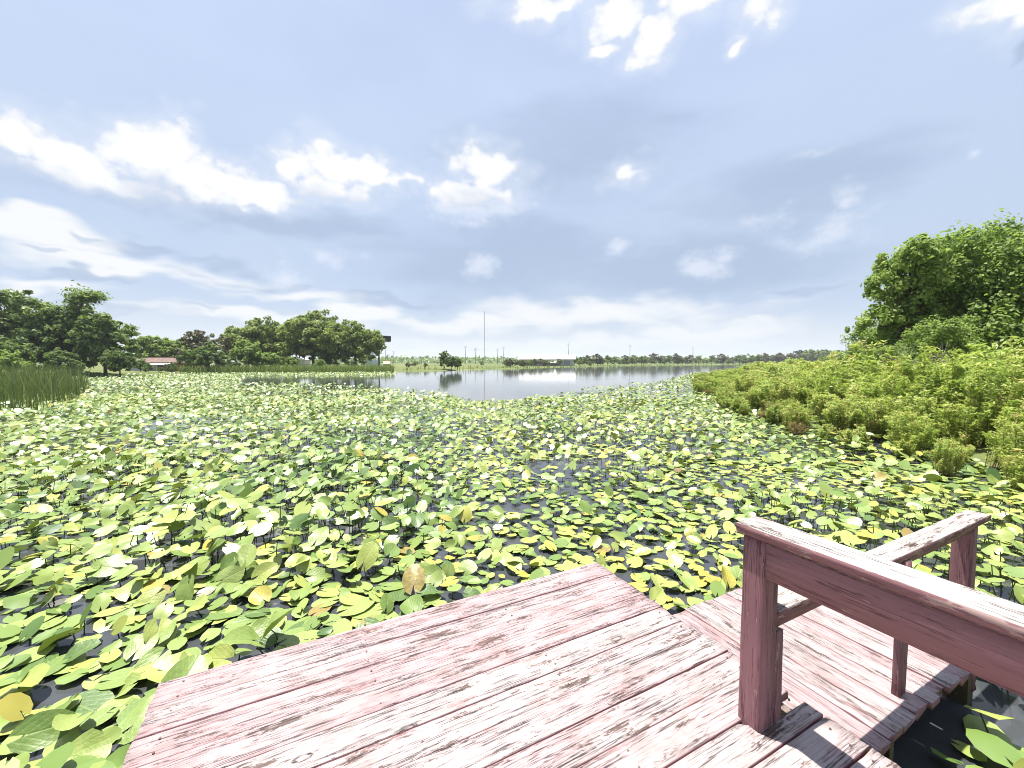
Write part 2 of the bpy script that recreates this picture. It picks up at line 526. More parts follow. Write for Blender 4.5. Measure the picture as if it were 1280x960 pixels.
def tag(o, label=None, cat=None, group=None, kind=None):
    if label:
        o['label'] = label
    if cat:
        o['category'] = cat
    if group:
        o['group'] = group
    if kind:
        o['kind'] = kind
    return o


def copy_tree(o, parent=None):
    c = o.copy()
    COL.objects.link(c)
    if parent:
        c.parent = parent
    for ch in list(o.children):
        copy_tree(ch, c)
    return c


class MB:
    def __init__(s):
        s.v, s.f = [], []

    def add(s, vs, fs):
        k = len(s.v)
        s.v += [tuple(map(float, q)) for q in vs]
        s.f += [tuple(i + k for i in f) for f in fs]
        return s

    def box(s, x0, x1, y0, y1, z0, z1):
        return s.add([(x0, y0, z0), (x1, y0, z0), (x1, y1, z0), (x0, y1, z0), (x0, y0, z1), (x1, y0, z1), (x1, y1, z1), (x0, y1, z1)],
                     [(3, 2, 1, 0), (4, 5, 6, 7), (0, 1, 5, 4), (1, 2, 6, 5), (2, 3, 7, 6), (3, 0, 4, 7)])

    def tube(s, pts, rad, n=6, cap=True):
        pts = [np.array(q, float) for q in pts]
        rings = []
        for i, q in enumerate(pts):
            d = pts[min(i + 1, len(pts) - 1)] - pts[max(i - 1, 0)]
            d /= np.linalg.norm(d) + 1e-9
            a = np.cross(d, (0, 0, 1) if abs(d[2]) < .9 else (1, 0, 0))
            a /= np.linalg.norm(a)
            b_ = np.cross(d, a)
            r = rad[i] if hasattr(rad, '__len__') else rad
            rings.append([q + r * (math.cos(2 * math.pi * j / n) * a + math.sin(2 * math.pi * j / n) * b_) for j in range(n)])
        vs = [x for rr in rings for x in rr]
        fs = []
        for i in range(len(pts) - 1):
            for j in range(n):
                fs.append((i * n + j, i * n + (j + 1) % n, (i + 1) * n + (j + 1) % n, (i + 1) * n + j))
        if cap:
            fs.append(tuple(range(n))[::-1])
            fs.append(tuple((len(pts) - 1) * n + j for j in range(n)))
        return s.add(vs, fs)

    def mesh(s, name, mat, smooth=False):
        me = bpy.data.meshes.new(name)
        me.from_pydata(s.v, [], s.f)
        if smooth:
            for q in me.polygons:
                q.use_smooth = True
        me.update()
        me.materials.append(M[mat])
        return me

    def build(s, name, mat, parent=None, smooth=False, **kw):
        return obj(name, s.mesh(name, mat, smooth), parent, **kw)


def empty(name, loc=(0, 0, 0), rz=0.0):
    o = bpy.data.objects.new(name, None)
    o.empty_display_size = .2
    COL.objects.link(o)
    o.location = loc
    o.rotation_euler = (0, 0, rz)
    return o


def vnoise(x, y, cell, seed):
    """smooth value noise, vectorised"""
    g = np.random.default_rng(seed).random((256, 256))
    X, Y = x / cell + 1000.3, y / cell + 1000.7
    xi, yi = np.floor(X).astype(int), np.floor(Y).astype(int)
    fx, fy = X - xi, Y - yi
    fx, fy = fx * fx * (3 - 2 * fx), fy * fy * (3 - 2 * fy)
    q = lambda i, j: g[i % 256, j % 256]
    return (q(xi, yi) * (1 - fx) + q(xi + 1, yi) * fx) * (1 - fy) + (q(xi, yi + 1) * (1 - fx) + q(xi + 1, yi + 1) * fx) * fy


def at(px, Y):
    return ((px - 640) / FPX * Y, Y)


def zpx(py, Y):                      # height of a thing seen at picture row py, at distance Y
    return EYE + (453.3 - py) / FPX * Y


def inside(poly, x, y):
    r = np.zeros(x.shape, bool)
    n = len(poly)
    for i in range(n):
        x0, y0 = poly[i]
        x1, y1 = poly[(i + 1) % n]
        c = ((y0 > y) != (y1 > y)) & (x < (x1 - x0) * (y - y0) / ((y1 - y0) or 1e-9) + x0)
        r ^= c
    return r


def dist_poly(poly, x, y):
    d = np.full(x.shape, 1e9)
    n = len(poly)
    for i in range(n):
        ax, ay = poly[i]
        bx, by = poly[(i + 1) % n]
        L2 = (bx - ax) ** 2 + (by - ay) ** 2
        tt = np.clip(((x - ax) * (bx - ax) + (y - ay) * (by - ay)) / L2, 0, 1)
        d = np.minimum(d, np.hypot(x - ax - tt * (bx - ax), y - ay - tt * (by - ay)))
    return d


# ------------------------------------------------------------------ the setting
LAKE = [(9.3, -8), (9.3, 7), (9.4, 12), (10.6, 17), (14.2, 28), (25.5, 54), (55, 110), (140, 220), (235, 385), at(900, 350), at(800, 262), at(700, 176), at(645, 134),
        at(600, 124), at(560, 104), at(500, 96), at(480, 86), at(400, 81), at(300, 78), at(200, 72), at(110, 58), at(0, 46), (-62, 24), (-52, -12), (-20, -16), (0, -14)]
OPEN = [at(300, 38), at(400, 36), at(480, 32.5), at(550, 26.0), at(585, 21.5), at(640, 22), at(680, 25), at(735, 31), at(800, 38), at(848, 54), at(868, 85), (140, 215), (240, 390),
        (0, 400), at(560, 160), at(500, 84), at(488, 66), at(400, 62), at(315, 61), at(300, 54)]

na, nr = 300, 130
ang = np.linspace(0, 2 * math.pi, na, endpoint=False)
rad = np.concatenate([[0.0], np.geomspace(1.5, 5000, nr - 1)])
A, B = np.meshgrid(ang, rad)
gx, gy = B * np.sin(A), B * np.cos(A)
sgn = np.where(inside(LAKE, gx, gy), -1, 1) * dist_poly(LAKE, gx, gy)
gz = np.clip(sgn * .16, -.9, .35) + np.clip(sgn, 0, 1) * (vnoise(gx, gy, 3.0, 1) - .5) * .2 + np.clip((sgn - 30) * .002, 0, .9)
idx = np.arange(na * nr).reshape(nr, na)
q = np.stack([idx[:-1], np.roll(idx[:-1], -1, 1), np.roll(idx[1:], -1, 1), idx[1:]], -1).reshape(-1, 4)[:, ::-1]
g = obj('ground', mesh_np('ground', np.stack([gx, gy, gz], -1).reshape(-1, 3), q, 'ground'))
tag(g, kind='structure')
wv = np.array([(-700, -60, 0), (700, -60, 0), (700, 700, 0), (-700, 700, 0)], float)
wo = obj('water', mesh_np('water', wv, np.array([(0, 1, 2, 3)]), 'water', False))
tag(wo, kind='structure')

# ------------------------------------------------------------------ dock
ZD = .567                        # top of the upper deck above the water
ZL = ZD - .307                   # top of the lower landing
CU, CV = -1.9046, -2.3574        # where the camera stands in dock coordinates
cy_, sy_ = math.cos(YAW), math.sin(YAW)


def d2w(u, v):
    return ((u - CU) * cy_ - (v - CV) * sy_, (u - CU) * sy_ + (v - CV) * cy_)


def w2d(x, y):
    return (x * cy_ + y * sy_ + CU, -x * sy_ + y * cy_ + CV)


x0, y0 = d2w(0, 0)
dock = empty('wooden_dock', (x0, y0, 0), YAW)
tag(dock, 'weathered pink painted timber dock with lower landing and maroon handrails over lily pads', 'dock')


def plank_mesh(name, L, W, T, seed, mat, notch=None, chip=.004):
    """a board along +x from 0 to L, width 0..W in y, top at z=0: eased and nibbled edges, slightly cupped and bowed"""
    r = np.random.default_rng(seed)
    n = max(6, int(L / .07))
    xs = np.linspace(0, L, n + 1)
    lo = r.normal(0, .0012, n + 1) + np.where(r.random(n + 1) < .08, r.random(n + 1) * chip, 0)
    hi = r.normal(0, .0012, n + 1) + np.where(r.random(n + 1) < .08, r.random(n + 1) * chip, 0)
    bow = .0025 * np.sin(xs / max(L, .5) * math.pi * r.uniform(.6, 2) + r.uniform(0, 6))
    cup = r.uniform(-.002, .003)
    b_ = .0028
    prof_y = np.array([0, 0, b_, W * .25, W * .5, W * .75, W - b_, W, W])
    prof_z = np.array([-T, -b_, 0, 0, 0, 0, 0, -b_, -T])
    k = len(prof_y)
    V = np.zeros((n + 1, k, 3))
    V[:, :, 0] = xs[:, None]
    V[:, :, 1] = prof_y
    V[:, :, 2] = prof_z + bow[:, None] + cup * (2 * np.abs(prof_y / W - .5)) ** 2
    V[:, :3, 1] += np.abs(lo)[:, None] * np.array([.3, 1, 1.3])
    V[:, -3:, 1] -= np.abs(hi)[:, None] * np.array([1.3, 1, .3])
    # ragged ends
    V[-1, :, 0] += r.normal(0, .004, k)
    V[0, :, 0] += r.normal(0, .004, k)
    V[-1, 2:7, 2] -= .003
    V[0, 2:7, 2] -= .003
    if notch:                       # cut away the far half of the board beyond x = notch[0]
        xa, wa = notch
        m_ = xs >= xa
        V[m_, :, 1] = np.minimum(V[m_, :, 1], wa)
    ii = np.arange((n + 1) * k).reshape(n + 1, k)
    qd = np.stack([ii[:-1, :-1], ii[1:, :-1], ii[1:, 1:], ii[:-1, 1:]], -1).reshape(-1, 4)
    bot = np.stack([ii[:-1, -1], ii[1:, -1], ii[1:, 0], ii[:-1, 0]], -1)
    e0 = np.array([ii[0][::1]])
    e1 = np.array([ii[-1][::-1]])
    me = mesh_np(name, V.reshape(-1, 3), [qd, bot, e0, e1], mat, False)
    return me


# upper deck : frame > planks
fr = MB()
for u in (-2.40, -1.62, -.84, -.06):
    fr.box(u - .02, u + .02, -5.2, -.03, ZD - .19, ZD - .0425)
fr.box(-2.42, -.04, -.029, .01, ZD - .19, ZD - .0445)
upper = fr.build('deck_frame', 'raw', dock)
upper['label'] = 'joists under the upper deck boards'
seams = [0, -.183, -.327, -.472, -.620, -.766, -.905, -1.048, -1.196, -1.342, -1.483, -1.641]
while seams[-1] > -5.0:
    seams.append(seams[-1] - .1455)
rr = random.Random(5)
gaps = {1: .005, 4: .003, 7: .006, 9: .003, 10: .007, 11: .008}
for i in range(len(seams) - 1):
    g0 = gaps.get(i, rr.choice([.001, .0012, .002])) / 2
    g1 = gaps.get(i + 1, rr.choice([.001, .0012, .002])) / 2
    W = seams[i] - seams[i + 1] - g0 - g1
    ua = -2.494 + rr.uniform(-.008, .008)
    ub = rr.uniform(-.006, .006)
    nt = None
    if i == 9:
        nt = (-.332 - ua, .072)
    pm = plank_mesh('plank', ub - ua, W, .038, 100 + i, 'deck', nt)
    obj('plank', pm, upper, (ua, seams[i + 1] + g1, ZD + rr.uniform(-.001, .001)), (rr.uniform(-.003, .003), 0, 0))

nb = MB()
for i in range(len(seams) - 1):
    for u in (-2.40, -1.62, -.84, -.06):
        for f in (.25, .75):
            uu, vv = u + rr.uniform(-.012, .012), seams[i] + (seams[i + 1] - seams[i]) * f + rr.uniform(-.008, .008)
            nb.tube([(uu, vv, ZD - .006), (uu, vv, ZD + .0022)], .0048, 6)
nails = nb.build('nail_heads', 'rusty_nail', upper)
nails['kind'] = 'stuff'

# lower landing : frame > planks running the other way
fr = MB()
fr.box(-.10, 1.625, -1.40, -1.362, ZL - .19, ZL - .0405)
fr.box(-.10, 1.625, -.94, -.90, ZL - .19, ZL - .0405)
fr.box(-.10, 1.625, -.42, -.38, ZL - .19, ZL - .0405)
lower = fr.build('landing_frame', 'raw', dock)
lower['label'] = 'joists under the lower landing boards'
su = [1.634, 1.486, 1.335, 1.186, 1.075, .966, .815, .664, .522, .376, .230, .084, -.062]
lg = {3: .013, 8: .004, 7: .003, 5: .003}
for i in range(len(su) - 1):
    g0, g1 = lg.get(i, .0012) / 2, lg.get(i + 1, .0012) / 2
    W = su[i] - su[i + 1] - g0 - g1
    va = -1.511 + rr.uniform(-.007, .007) + (.015 if i == 3 else 0)
    vb = -.352 + rr.uniform(-.01, .01)
    pm = plank_mesh('plank', vb - va, W, .038, 300 + i, 'deck', chip=.01)
    # local x runs along +v : turn by 90 degrees, width then runs to -u
    obj('plank', pm, lower, (su[i] - g0, va, ZL + rr.uniform(-.003, .003)), (0, 0, R(90)))
obj('fascia_board', plank_mesh('fascia_board', 1.15, .15, .04, 77, 'rail'), lower, (1.6385, -1.505, ZL - .035 - .15), (R(90), 0, R(90)))

# piles
for (u, v, top) in [(-2.33, -.09, ZD - .045), (-.13, -.09, ZD - .045), (-2.33, -1.9, ZD - .045), (-.13, -2.0, ZD - .045), (-1.2, -.09, ZD - .045),
                    (1.59, -1.452, ZL - .045), (.30, -1.32, ZL - .045), (1.575, -.48, ZL - .045), (.55, -1.492, ZL - .045)]:
    b_ = MB().box(-.042, .042, -.042, .042, -1.2, top)
    if v == -1.492:
        b_ = MB().box(-.02, .02, -.018, .018, -1.2, top)
    o = b_.build('pile', 'raw', dock, loc=(u, v, 0))


def timber(name, L, a, b, seed, parent, loc, rot, mat='rail'):
    """beam along local x, cross-section a (y) x b (z), eased edges"""
    me = plank_mesh(name, L, a, b, seed, mat, chip=.003)
    return obj(name, me, parent, loc, rot)


# upper handrail along the deck edge : side board > post, cap
UP = R(-90)
zcap = ZD + .806
rail1 = timber('railing', 3.6, .036, .14, 11, dock, (-.322, -1.4135, zcap - .0475), (0, 0, R(-90)))
rail1.data.name = 'railing'
rail1['label'] = 'maroon side board of the upper handrail'


def child(o, par):
    """keep a piece given in dock coordinates in place under a part"""
    pm = par.matrix_local if False else None
    o.parent = par
    from mathutils import Matrix, Euler
    P = Matrix.LocRotScale(par.location, par.rotation_euler, par.scale)
    Q = Matrix.LocRotScale(o.location, o.rotation_euler, o.scale)
    o.matrix_local = P.inverted() @ Q
    return o


def post(u, v, wu, wv, z0, z1, seed, par, name='post', mat='rail'):
    me = plank_mesh(name, z1 - z0, wv, wu, seed, mat, chip=.003)
    # local x up, local y along +v, local -z along ... : x->z, y->y, z->-x
    o = obj(name, me, None, (u, v, z0), (0, R(-90), 0))
    return child(o, par)


post(-.326, -1.412, .092, .09, ZD - .3, zcap - .0405, 21, rail1)
post(-.326, -3.3, .092, .09, ZD - .3, zcap - .0405, 22, rail1)
cap1 = child(obj('top_rail', plank_mesh('top_rail', 3.6, .140, .038, 31, 'cap', chip=.006), None, (-.338, -1.297, zcap), (0, 0, R(-90))), rail1)

# handrail of the landing
z2 = ZD + .462
rail2 = timber('railing', 2.16, .036, .042, 12, dock, (-.228, -1.394, z2 - .0405), (0, 0, 0))
rail2['label'] = 'lower handrail of the landing'
child(obj('top_rail', plank_mesh('top_rail', 2.33, .112, .038, 32, 'cap', chip=.006), None, (-.229, -1.416, z2), (0, 0, 0)), rail2)
post(-.228, -1.414, .042, .085, ZL - .1, z2 - .0835, 23, rail2)
post(.857, -1.424, .074, .036, ZL + .001, z2 - .0395, 24, rail2)
post(1.872, -1.398, .075, .1, -1.0, z2 - .0395, 25, rail2)

# ------------------------------------------------------------------ spatterdock leaves


def leaf_shape(seed, ringsn=2, na_=14, flat=False):
    """heart-shaped leaf, length about 1, tip to +x, stalk joins at the origin in the notch"""
    r = np.random.default_rng(seed)
    dl = .17
    th = np.linspace(-math.pi + dl, math.pi - dl, na_)
    asp = r.uniform(.72, .88)
    ox = .5 * np.cos(th) + .22
    oy = .5 * asp * np.sin(th) * (1 + .10 * np.cos(th) * -1)
    ox = np.where(np.abs(th) > 2.1, ox - .06 * (np.abs(th) - 2.1), ox)
    jit = 1 + r.normal(0, .018, na_)
    ox, oy = ox * jit, oy * jit
    tip = np.exp(-(th / .3) ** 2) * r.uniform(0, .05)
    ox = ox + tip
    fold = r.uniform(-.15, .6) if not flat else r.uniform(0, .06)
    curl = r.uniform(-.5, .2) if not flat else r.uniform(-.05, .04)
    wv = r.uniform(.015, .06) if not flat else .012
    ph = r.uniform(0, 6.28, 3)
    roll = r.uniform(-.25, .25) if not flat else 0

    def zf(x, y):
        rr_ = np.hypot(x, y)
        a = np.arctan2(y, x)
        return fold * np.abs(y) ** 1.5 + curl * x * np.abs(x) + roll * x * y + wv * (rr_ / .6) ** 2 * (np.sin(3 * a + ph[0]) + .7 * np.sin(5 * a + ph[1]))
    V = [(0, 0, 0)]
    fr_ = np.linspace(0, 1, ringsn + 1)[1:] ** .85
    for f in fr_:
        for k in range(na_):
            x, y = ox[k] * f, oy[k] * f
            V.append((x, y, float(zf(x, y))))
    T = []
    for k in range(na_ - 1):
        T.append((0, 1 + k, 2 + k))
    for j in range(ringsn - 1):
        a, c = 1 + j * na_, 1 + (j + 1) * na_
        for k in range(na_ - 1):
            T.append((a + k, c + k, c + k + 1))
            T.append((a + k, c + k + 1, a + k + 1))
    return np.array(V, float), np.array(T)


HI = [leaf_shape(40 + k, 2, 16, flat=(k >= 13)) for k in range(17)]
MID = [leaf_shape(140 + k, 2, 10, flat=(k >= 10)) for k in range(13)]
LOW = [leaf_shape(240 + k, 1, 7) for k in range(6)]


def scatter(ymin, ymax, cell, half, seed):
    r = np.random.default_rng(seed)
    xs, ys = [], []
    nx = int(2 * half / cell)
    ny = int((ymax - ymin) / cell)
    X, Y = np.meshgrid(np.arange(nx) * cell - half, np.arange(ny) * cell + ymin)
    X = X + np.where(np.arange(ny) % 2, cell / 2, 0)[:, None]
    X = X + r.uniform(-.5, .5, X.shape) * cell
    Y = Y + r.uniform(-.5, .5, X.shape) * cell
    return X.ravel(), Y.ravel()


parts = []
for (a, b_, cell, half, sd_) in [(-7, 9, .130, 16, 1), (9, 24, .18, 36, 2), (24, 82, .38, 100, 3)]:
    X, Y = scatter(a, b_, cell, half, sd_)
    keep = (np.abs(X) < 1.38 * np.maximum(Y, 0) + 9) & inside(LAKE, X, Y) & ~inside(OPEN, X, Y)
    X, Y = X[keep], Y[keep]
    parts.append((X, Y))
LX = np.concatenate([q_[0] for q_ in parts])
LY = np.concatenate([q_[1] for q_ in parts])
DU, DV = w2d(LX, LY)
mg = .05
on_deck = ((DU > -2.49 - mg) & (DU < .02 + mg) & (DV < .0 + mg)) | ((DU > -.1) & (DU < 1.66 + mg) & (DV > -1.53 - mg) & (DV < -.345 + mg))
n_ = len(LX)
rn = np.random.default_rng(99)
cl = .55 * vnoise(LX, LY, 1.3, 11) + .45 * vnoise(LX, LY, .55, 12)
# the stand is thick away from the dock, open around it and in drifts before it
D = np.hypot(LX, LY)
azl = np.degrees(np.arctan2(LX, LY))
dockd = np.maximum(np.maximum(-2.5 - DU, DU - .02), DV)       # distance from the upper deck's outline
thick = np.clip((D - 3.0) / 9.0, 0, 1)
dens = .72 + .34 * thick
dens = dens + np.where(azl < -15, .12, 0) * np.clip(dockd / 1.0, 0, 1) - .20 * np.exp(-((azl - 5) / 16) ** 2) * np.exp(-((D - 6) / 3.5) ** 2)
dens = dens - .50 * np.clip(1 - dockd / 1.3, 0, 1) * (DU < -1.6) - .22 * np.clip(1 - dockd / .9, 0, 1) * (DU >= -1.6)
dens = dens - .35 * ((DU > 1.5) & (DV < -1.1) & (DU < 2.4))
fill = np.clip((cl - (1 - dens) * .85) * 5, 0, 1)
land = dist_poly(LAKE, LX, LY)
keep = (rn.random(n_) < fill) & ~on_deck & (land > .25)
LX, LY, DU, DV, D, azl, dockd, cl = [q_[keep] for q_ in (LX, LY, DU, DV, D, azl, dockd, cl)]
n_ = len(LX)
LEN = np.clip(rn.normal(.19, .042, n_), .09, .29) * np.where((azl > -12) & (D < 9), .82, 1.0) * np.interp(D, [3.5, 8, 20, 30], [1.0, .88, .9, 1.1])
raised = np.clip((vnoise(LX, LY, 2.2, 15) - .32) * 2.2 + np.where(azl < -8, .35, -.12), 0, 1)
hgt = np.where(rn.random(n_) < .25 + .2 * (1 - raised), .012 + .03 * rn.random(n_), (.03 + .30 * rn.random(n_) * raised + .04 * rn.random(n_)))
floaty = hgt < .045
head = rn.uniform(-math.pi, math.pi, n_)
bias = np.where(rn.random(n_) < .5, 1, 0)
head = np.where(bias, rn.normal(R(20), .9, n_), head)
tilt = np.where(floaty, rn.normal(0, .04, n_), np.clip(rn.normal(.10, .36, n_), -.8, .9))
rollv = np.where(floaty, rn.normal(0, .04, n_), np.clip(rn.normal(0, .34, n_), -.8, .8))
hgt = np.where(floaty, np.maximum(hgt, .012), np.maximum(hgt, .10 * LEN + np.abs(np.sin(tilt)) * LEN * .55 + np.abs(np.sin(rollv)) * LEN * .3))
yel = vnoise(LX, LY, 1.7, 21)
tint = np.clip(rn.normal(.38, .16, n_) + np.where(azl > -6, .15, 0) * np.clip(1 - D / 26, .25, 1) + (yel - .5) * .3, .02, .66)
u_ = rn.random(n_)
py_ = np.where((D < 9) & (azl > -22), .08, .03)
tint = np.where(u_ < py_, rn.uniform(.72, .9, n_), tint)
tint = np.where(u_ < .005, rn.uniform(.93, 1, n_), tint)


def rot_mats(head, tilt, roll):
    ch, sh, ct, st_, cr, sr = np.cos(head), np.sin(head), np.cos(tilt), np.sin(tilt), np.cos(roll), np.sin(roll)
    Z = np.zeros_like(ch)
    O = np.ones_like(ch)
    Rz = np.stack([np.stack([ch, -sh, Z], -1), np.stack([sh, ch, Z], -1), np.stack([Z, Z, O], -1)], -2)
    Ry = np.stack([np.stack([ct, Z, st_], -1), np.stack([Z, O, Z], -1), np.stack([-st_, Z, ct], -1)], -2)
    Rx = np.stack([np.stack([O, Z, Z], -1), np.stack([Z, cr, -sr], -1), np.stack([Z, sr, cr], -1)], -2)
    return Rz @ Ry @ Rx


RM = rot_mats(head, -tilt, rollv)
# tilt added towards the camera, most on the left, so raised blades catch sun sheen
lx_ = np.where(floaty, 0.0, np.where(azl < 0, R(15), R(6)))
cx_, sx_ = np.cos(lx_), np.sin(lx_)
Z_, O_ = np.zeros(n_), np.ones(n_)
RM = np.stack([np.stack([O_, Z_, Z_], -1), np.stack([Z_, cx_, -sx_], -1), np.stack([Z_, sx_, cx_], -1)], -2) @ RM
# apparent size -> the 300 that show largest become things of their own
vis = (LY > .6) & (np.abs(LX) < 1.225 * LY)
pyr = 480 + FPX * (np.tan(np.arctan2(EYE - hgt, LY) - PITCH))
vis &= (pyr < 950)
hidden = (DU > .2) & (DV < -1.0) & (DU < 1.6)
app = np.where(vis & ~hidden, LEN / D, 0)
order = np.argsort(-app)
NIND = 300
ind = order[:NIND]
isind = np.zeros(n_, bool)
isind[ind] = True
var = rn.integers(0, 10 ** 6, n_)

# 300 individuals
stm = []
for k in range(3):
    r = np.random.default_rng(k)
    bx, by = r.normal(0, .05, 2)
    stm.append(MB().tube([(0, 0, -.1), (bx, by, .3), (bx * .8, by * .8, .7), (0, 0, 1)], [.0055, .005, .0045, .004], 5).mesh('stalk', 'stalk', True))
TB = [.1, .25, .38, .5, .62, .76, .86, .96]          # colour steps
pm_cache = {}


def pad_mesh(vi, tb):
    if (vi, tb) not in pm_cache:
        V, T = HI[vi]
        luv = V * np.array([1, 1, 0])
        pm_cache[(vi, tb)] = mesh_np('leaf_blade', V, T, 'pad', True, np.full(len(T), TB[tb]), luv)
    return pm_cache[(vi, tb)]


from mathutils import Matrix
for i in ind:
    tb = int(np.argmin(np.abs(np.array(TB) - tint[i])))
    vi = (13 + var[i] % 4) if floaty[i] else var[i] % 13
    h = float(hgt[i])
    lean = (rn.normal(0, .25) * h, rn.normal(0, .25) * h) if not floaty[i] else (rn.normal(0, .05), rn.normal(0, .05))
    root = empty('spatterdock_leaf', (float(LX[i] + lean[0]), float(LY[i] + lean[1]), 0))
    s_ = float(LEN[i])
    bl = obj('leaf_blade', pad_mesh(vi, tb), root)
    bl.matrix_local = Matrix.Translation((-lean[0], -lean[1], h)) @ Matrix(RM[i].tolist()).to_4x4() @ Matrix.Diagonal((s_, s_, s_, 1))
    sv = Vector((-lean[0], -lean[1], h))
    so = obj('stalk', stm[var[i] % 3], root)
    so.matrix_local = sv.to_track_quat('Z', 'X').to_matrix().to_4x4() @ Matrix.Diagonal((1, 1, sv.length, 1))
    if DU[i] > .1:
        where = 'by the lower landing' if DV[i] < .4 else 'out beyond the lower landing'
    elif DV[i] > 0 and dockd[i] < .5:
        where = 'close along the dock end'
    elif DU[i] < -2.4 and DV[i] < .2:
        where = 'off the open side of the dock'
    else:
        where = 'out past the dock end'
    colr = ['dark green', 'green', 'green', 'light green', 'lime green', 'yellowing', 'yellow', 'brown withered'][tb]
    post_ = 'lying flat on the water' if floaty[i] else ('held high on its stalk' if h > .22 else 'held just above the water')
    lab = f'{colr} heart-shaped spatterdock leaf {post_} {where}'
    tag(root, lab, 'leaf', 'spatterdock leaves: ' + f'{colr}, {post_}, {where}')

# the rest of the stand


def mass(sel, lib, name):
    Vs, Ts, tn, base_ = [], [], [], 0
    for k, (V, T) in enumerate(lib):
        s_ = sel[(var[sel] % len(lib)) == k]
        if not len(s_):
            continue
        P = np.einsum('nij,vj->nvi', RM[s_], V) * LEN[s_][:, None, None]
        P[:, :, 0] += LX[s_][:, None]
        P[:, :, 1] += LY[s_][:, None]
        P[:, :, 2] += hgt[s_][:, None]
        Vs.append(P.reshape(-1, 3))
        Ts.append((T[None] + (np.arange(len(s_)) * len(V))[:, None, None] + base_).reshape(-1, 3))
        tn.append(np.repeat(tint[s_], len(T)))
        base_ += len(s_) * len(V)
    return np.concatenate(Vs), np.concatenate(Ts), np.concatenate(tn)


allv, allt, alln, off = [], [], [], 0
for lib, lo, hi in ((MID, 0, 11), (MID, 11, 18), (LOW, 18, 200)):
    sel = np.where(~isind & (D >= lo) & (D < hi))[0]
    V, T, tn = mass(sel, lib, '')
    allv.append(V)
    allt.append(T + off)
    alln.append(tn)
    off += len(V)
mo = obj('spatterdock_leaves', mesh_np('spatterdock_leaves', np.concatenate(allv), np.concatenate(allt), 'pad_mass', True, np.concatenate(alln)))
tag(mo, 'thick stand of spatterdock leaves covering the pond out to open water', 'lily pads', kind='stuff')
# stalks of the nearer rest
sel = np.where(~isind & (D < 14) & ~floaty)[0]
k3 = np.array([(math.cos(a), math.sin(a)) for a in (0, 2.09, 4.19)])
top = np.stack([LX[sel], LY[sel], hgt[sel]], -1)
bot = top.copy()
bot[:, :2] += rn.normal(0, .25, (len(sel), 2)) * hgt[sel][:, None]
bot[:, 2] = -.05
ring = np.concatenate([k3 * .0055, np.zeros((3, 1))], 1)
SV = np.concatenate([bot[:, None] + ring[None], top[:, None] + ring[None] * .8], 1).reshape(-1, 3)
qf = np.array([(0, 1, 4, 3), (1, 2, 5, 4), (2, 0, 3, 5)])
SF = (qf[None] + (np.arange(len(sel)) * 6)[:, None, None]).reshape(-1, 4)
so = obj('stalks', mesh_np('stalks', SV, SF, 'stalk'), mo)
so['kind'] = 'stuff'


# ------------------------------------------------------------------ foliage helpers
def cards(P, Nn, size, r, aspect=.5, fold=.0):
    """leaf-shaped rhombs at P facing Nn"""
    n = len(P)
    Nn = Nn / (np.linalg.norm(Nn, axis=1, keepdims=True) + 1e-9)
    a = np.cross(Nn, r.normal(0, 1, (n, 3)))
    a /= np.linalg.norm(a, axis=1, keepdims=True) + 1e-9
    b_ = np.cross(Nn, a)
    s_ = size[:, None]
    V = np.stack([P - a * s_ * .5, P - b_ * s_ * aspect * .5 + a * s_ * .05, P + a * s_ * .5, P + b_ * s_ * aspect * .5 + a * s_ * .05], 1)
    F = np.arange(n * 4).reshape(n, 4)
    return V.reshape(-1, 3), F


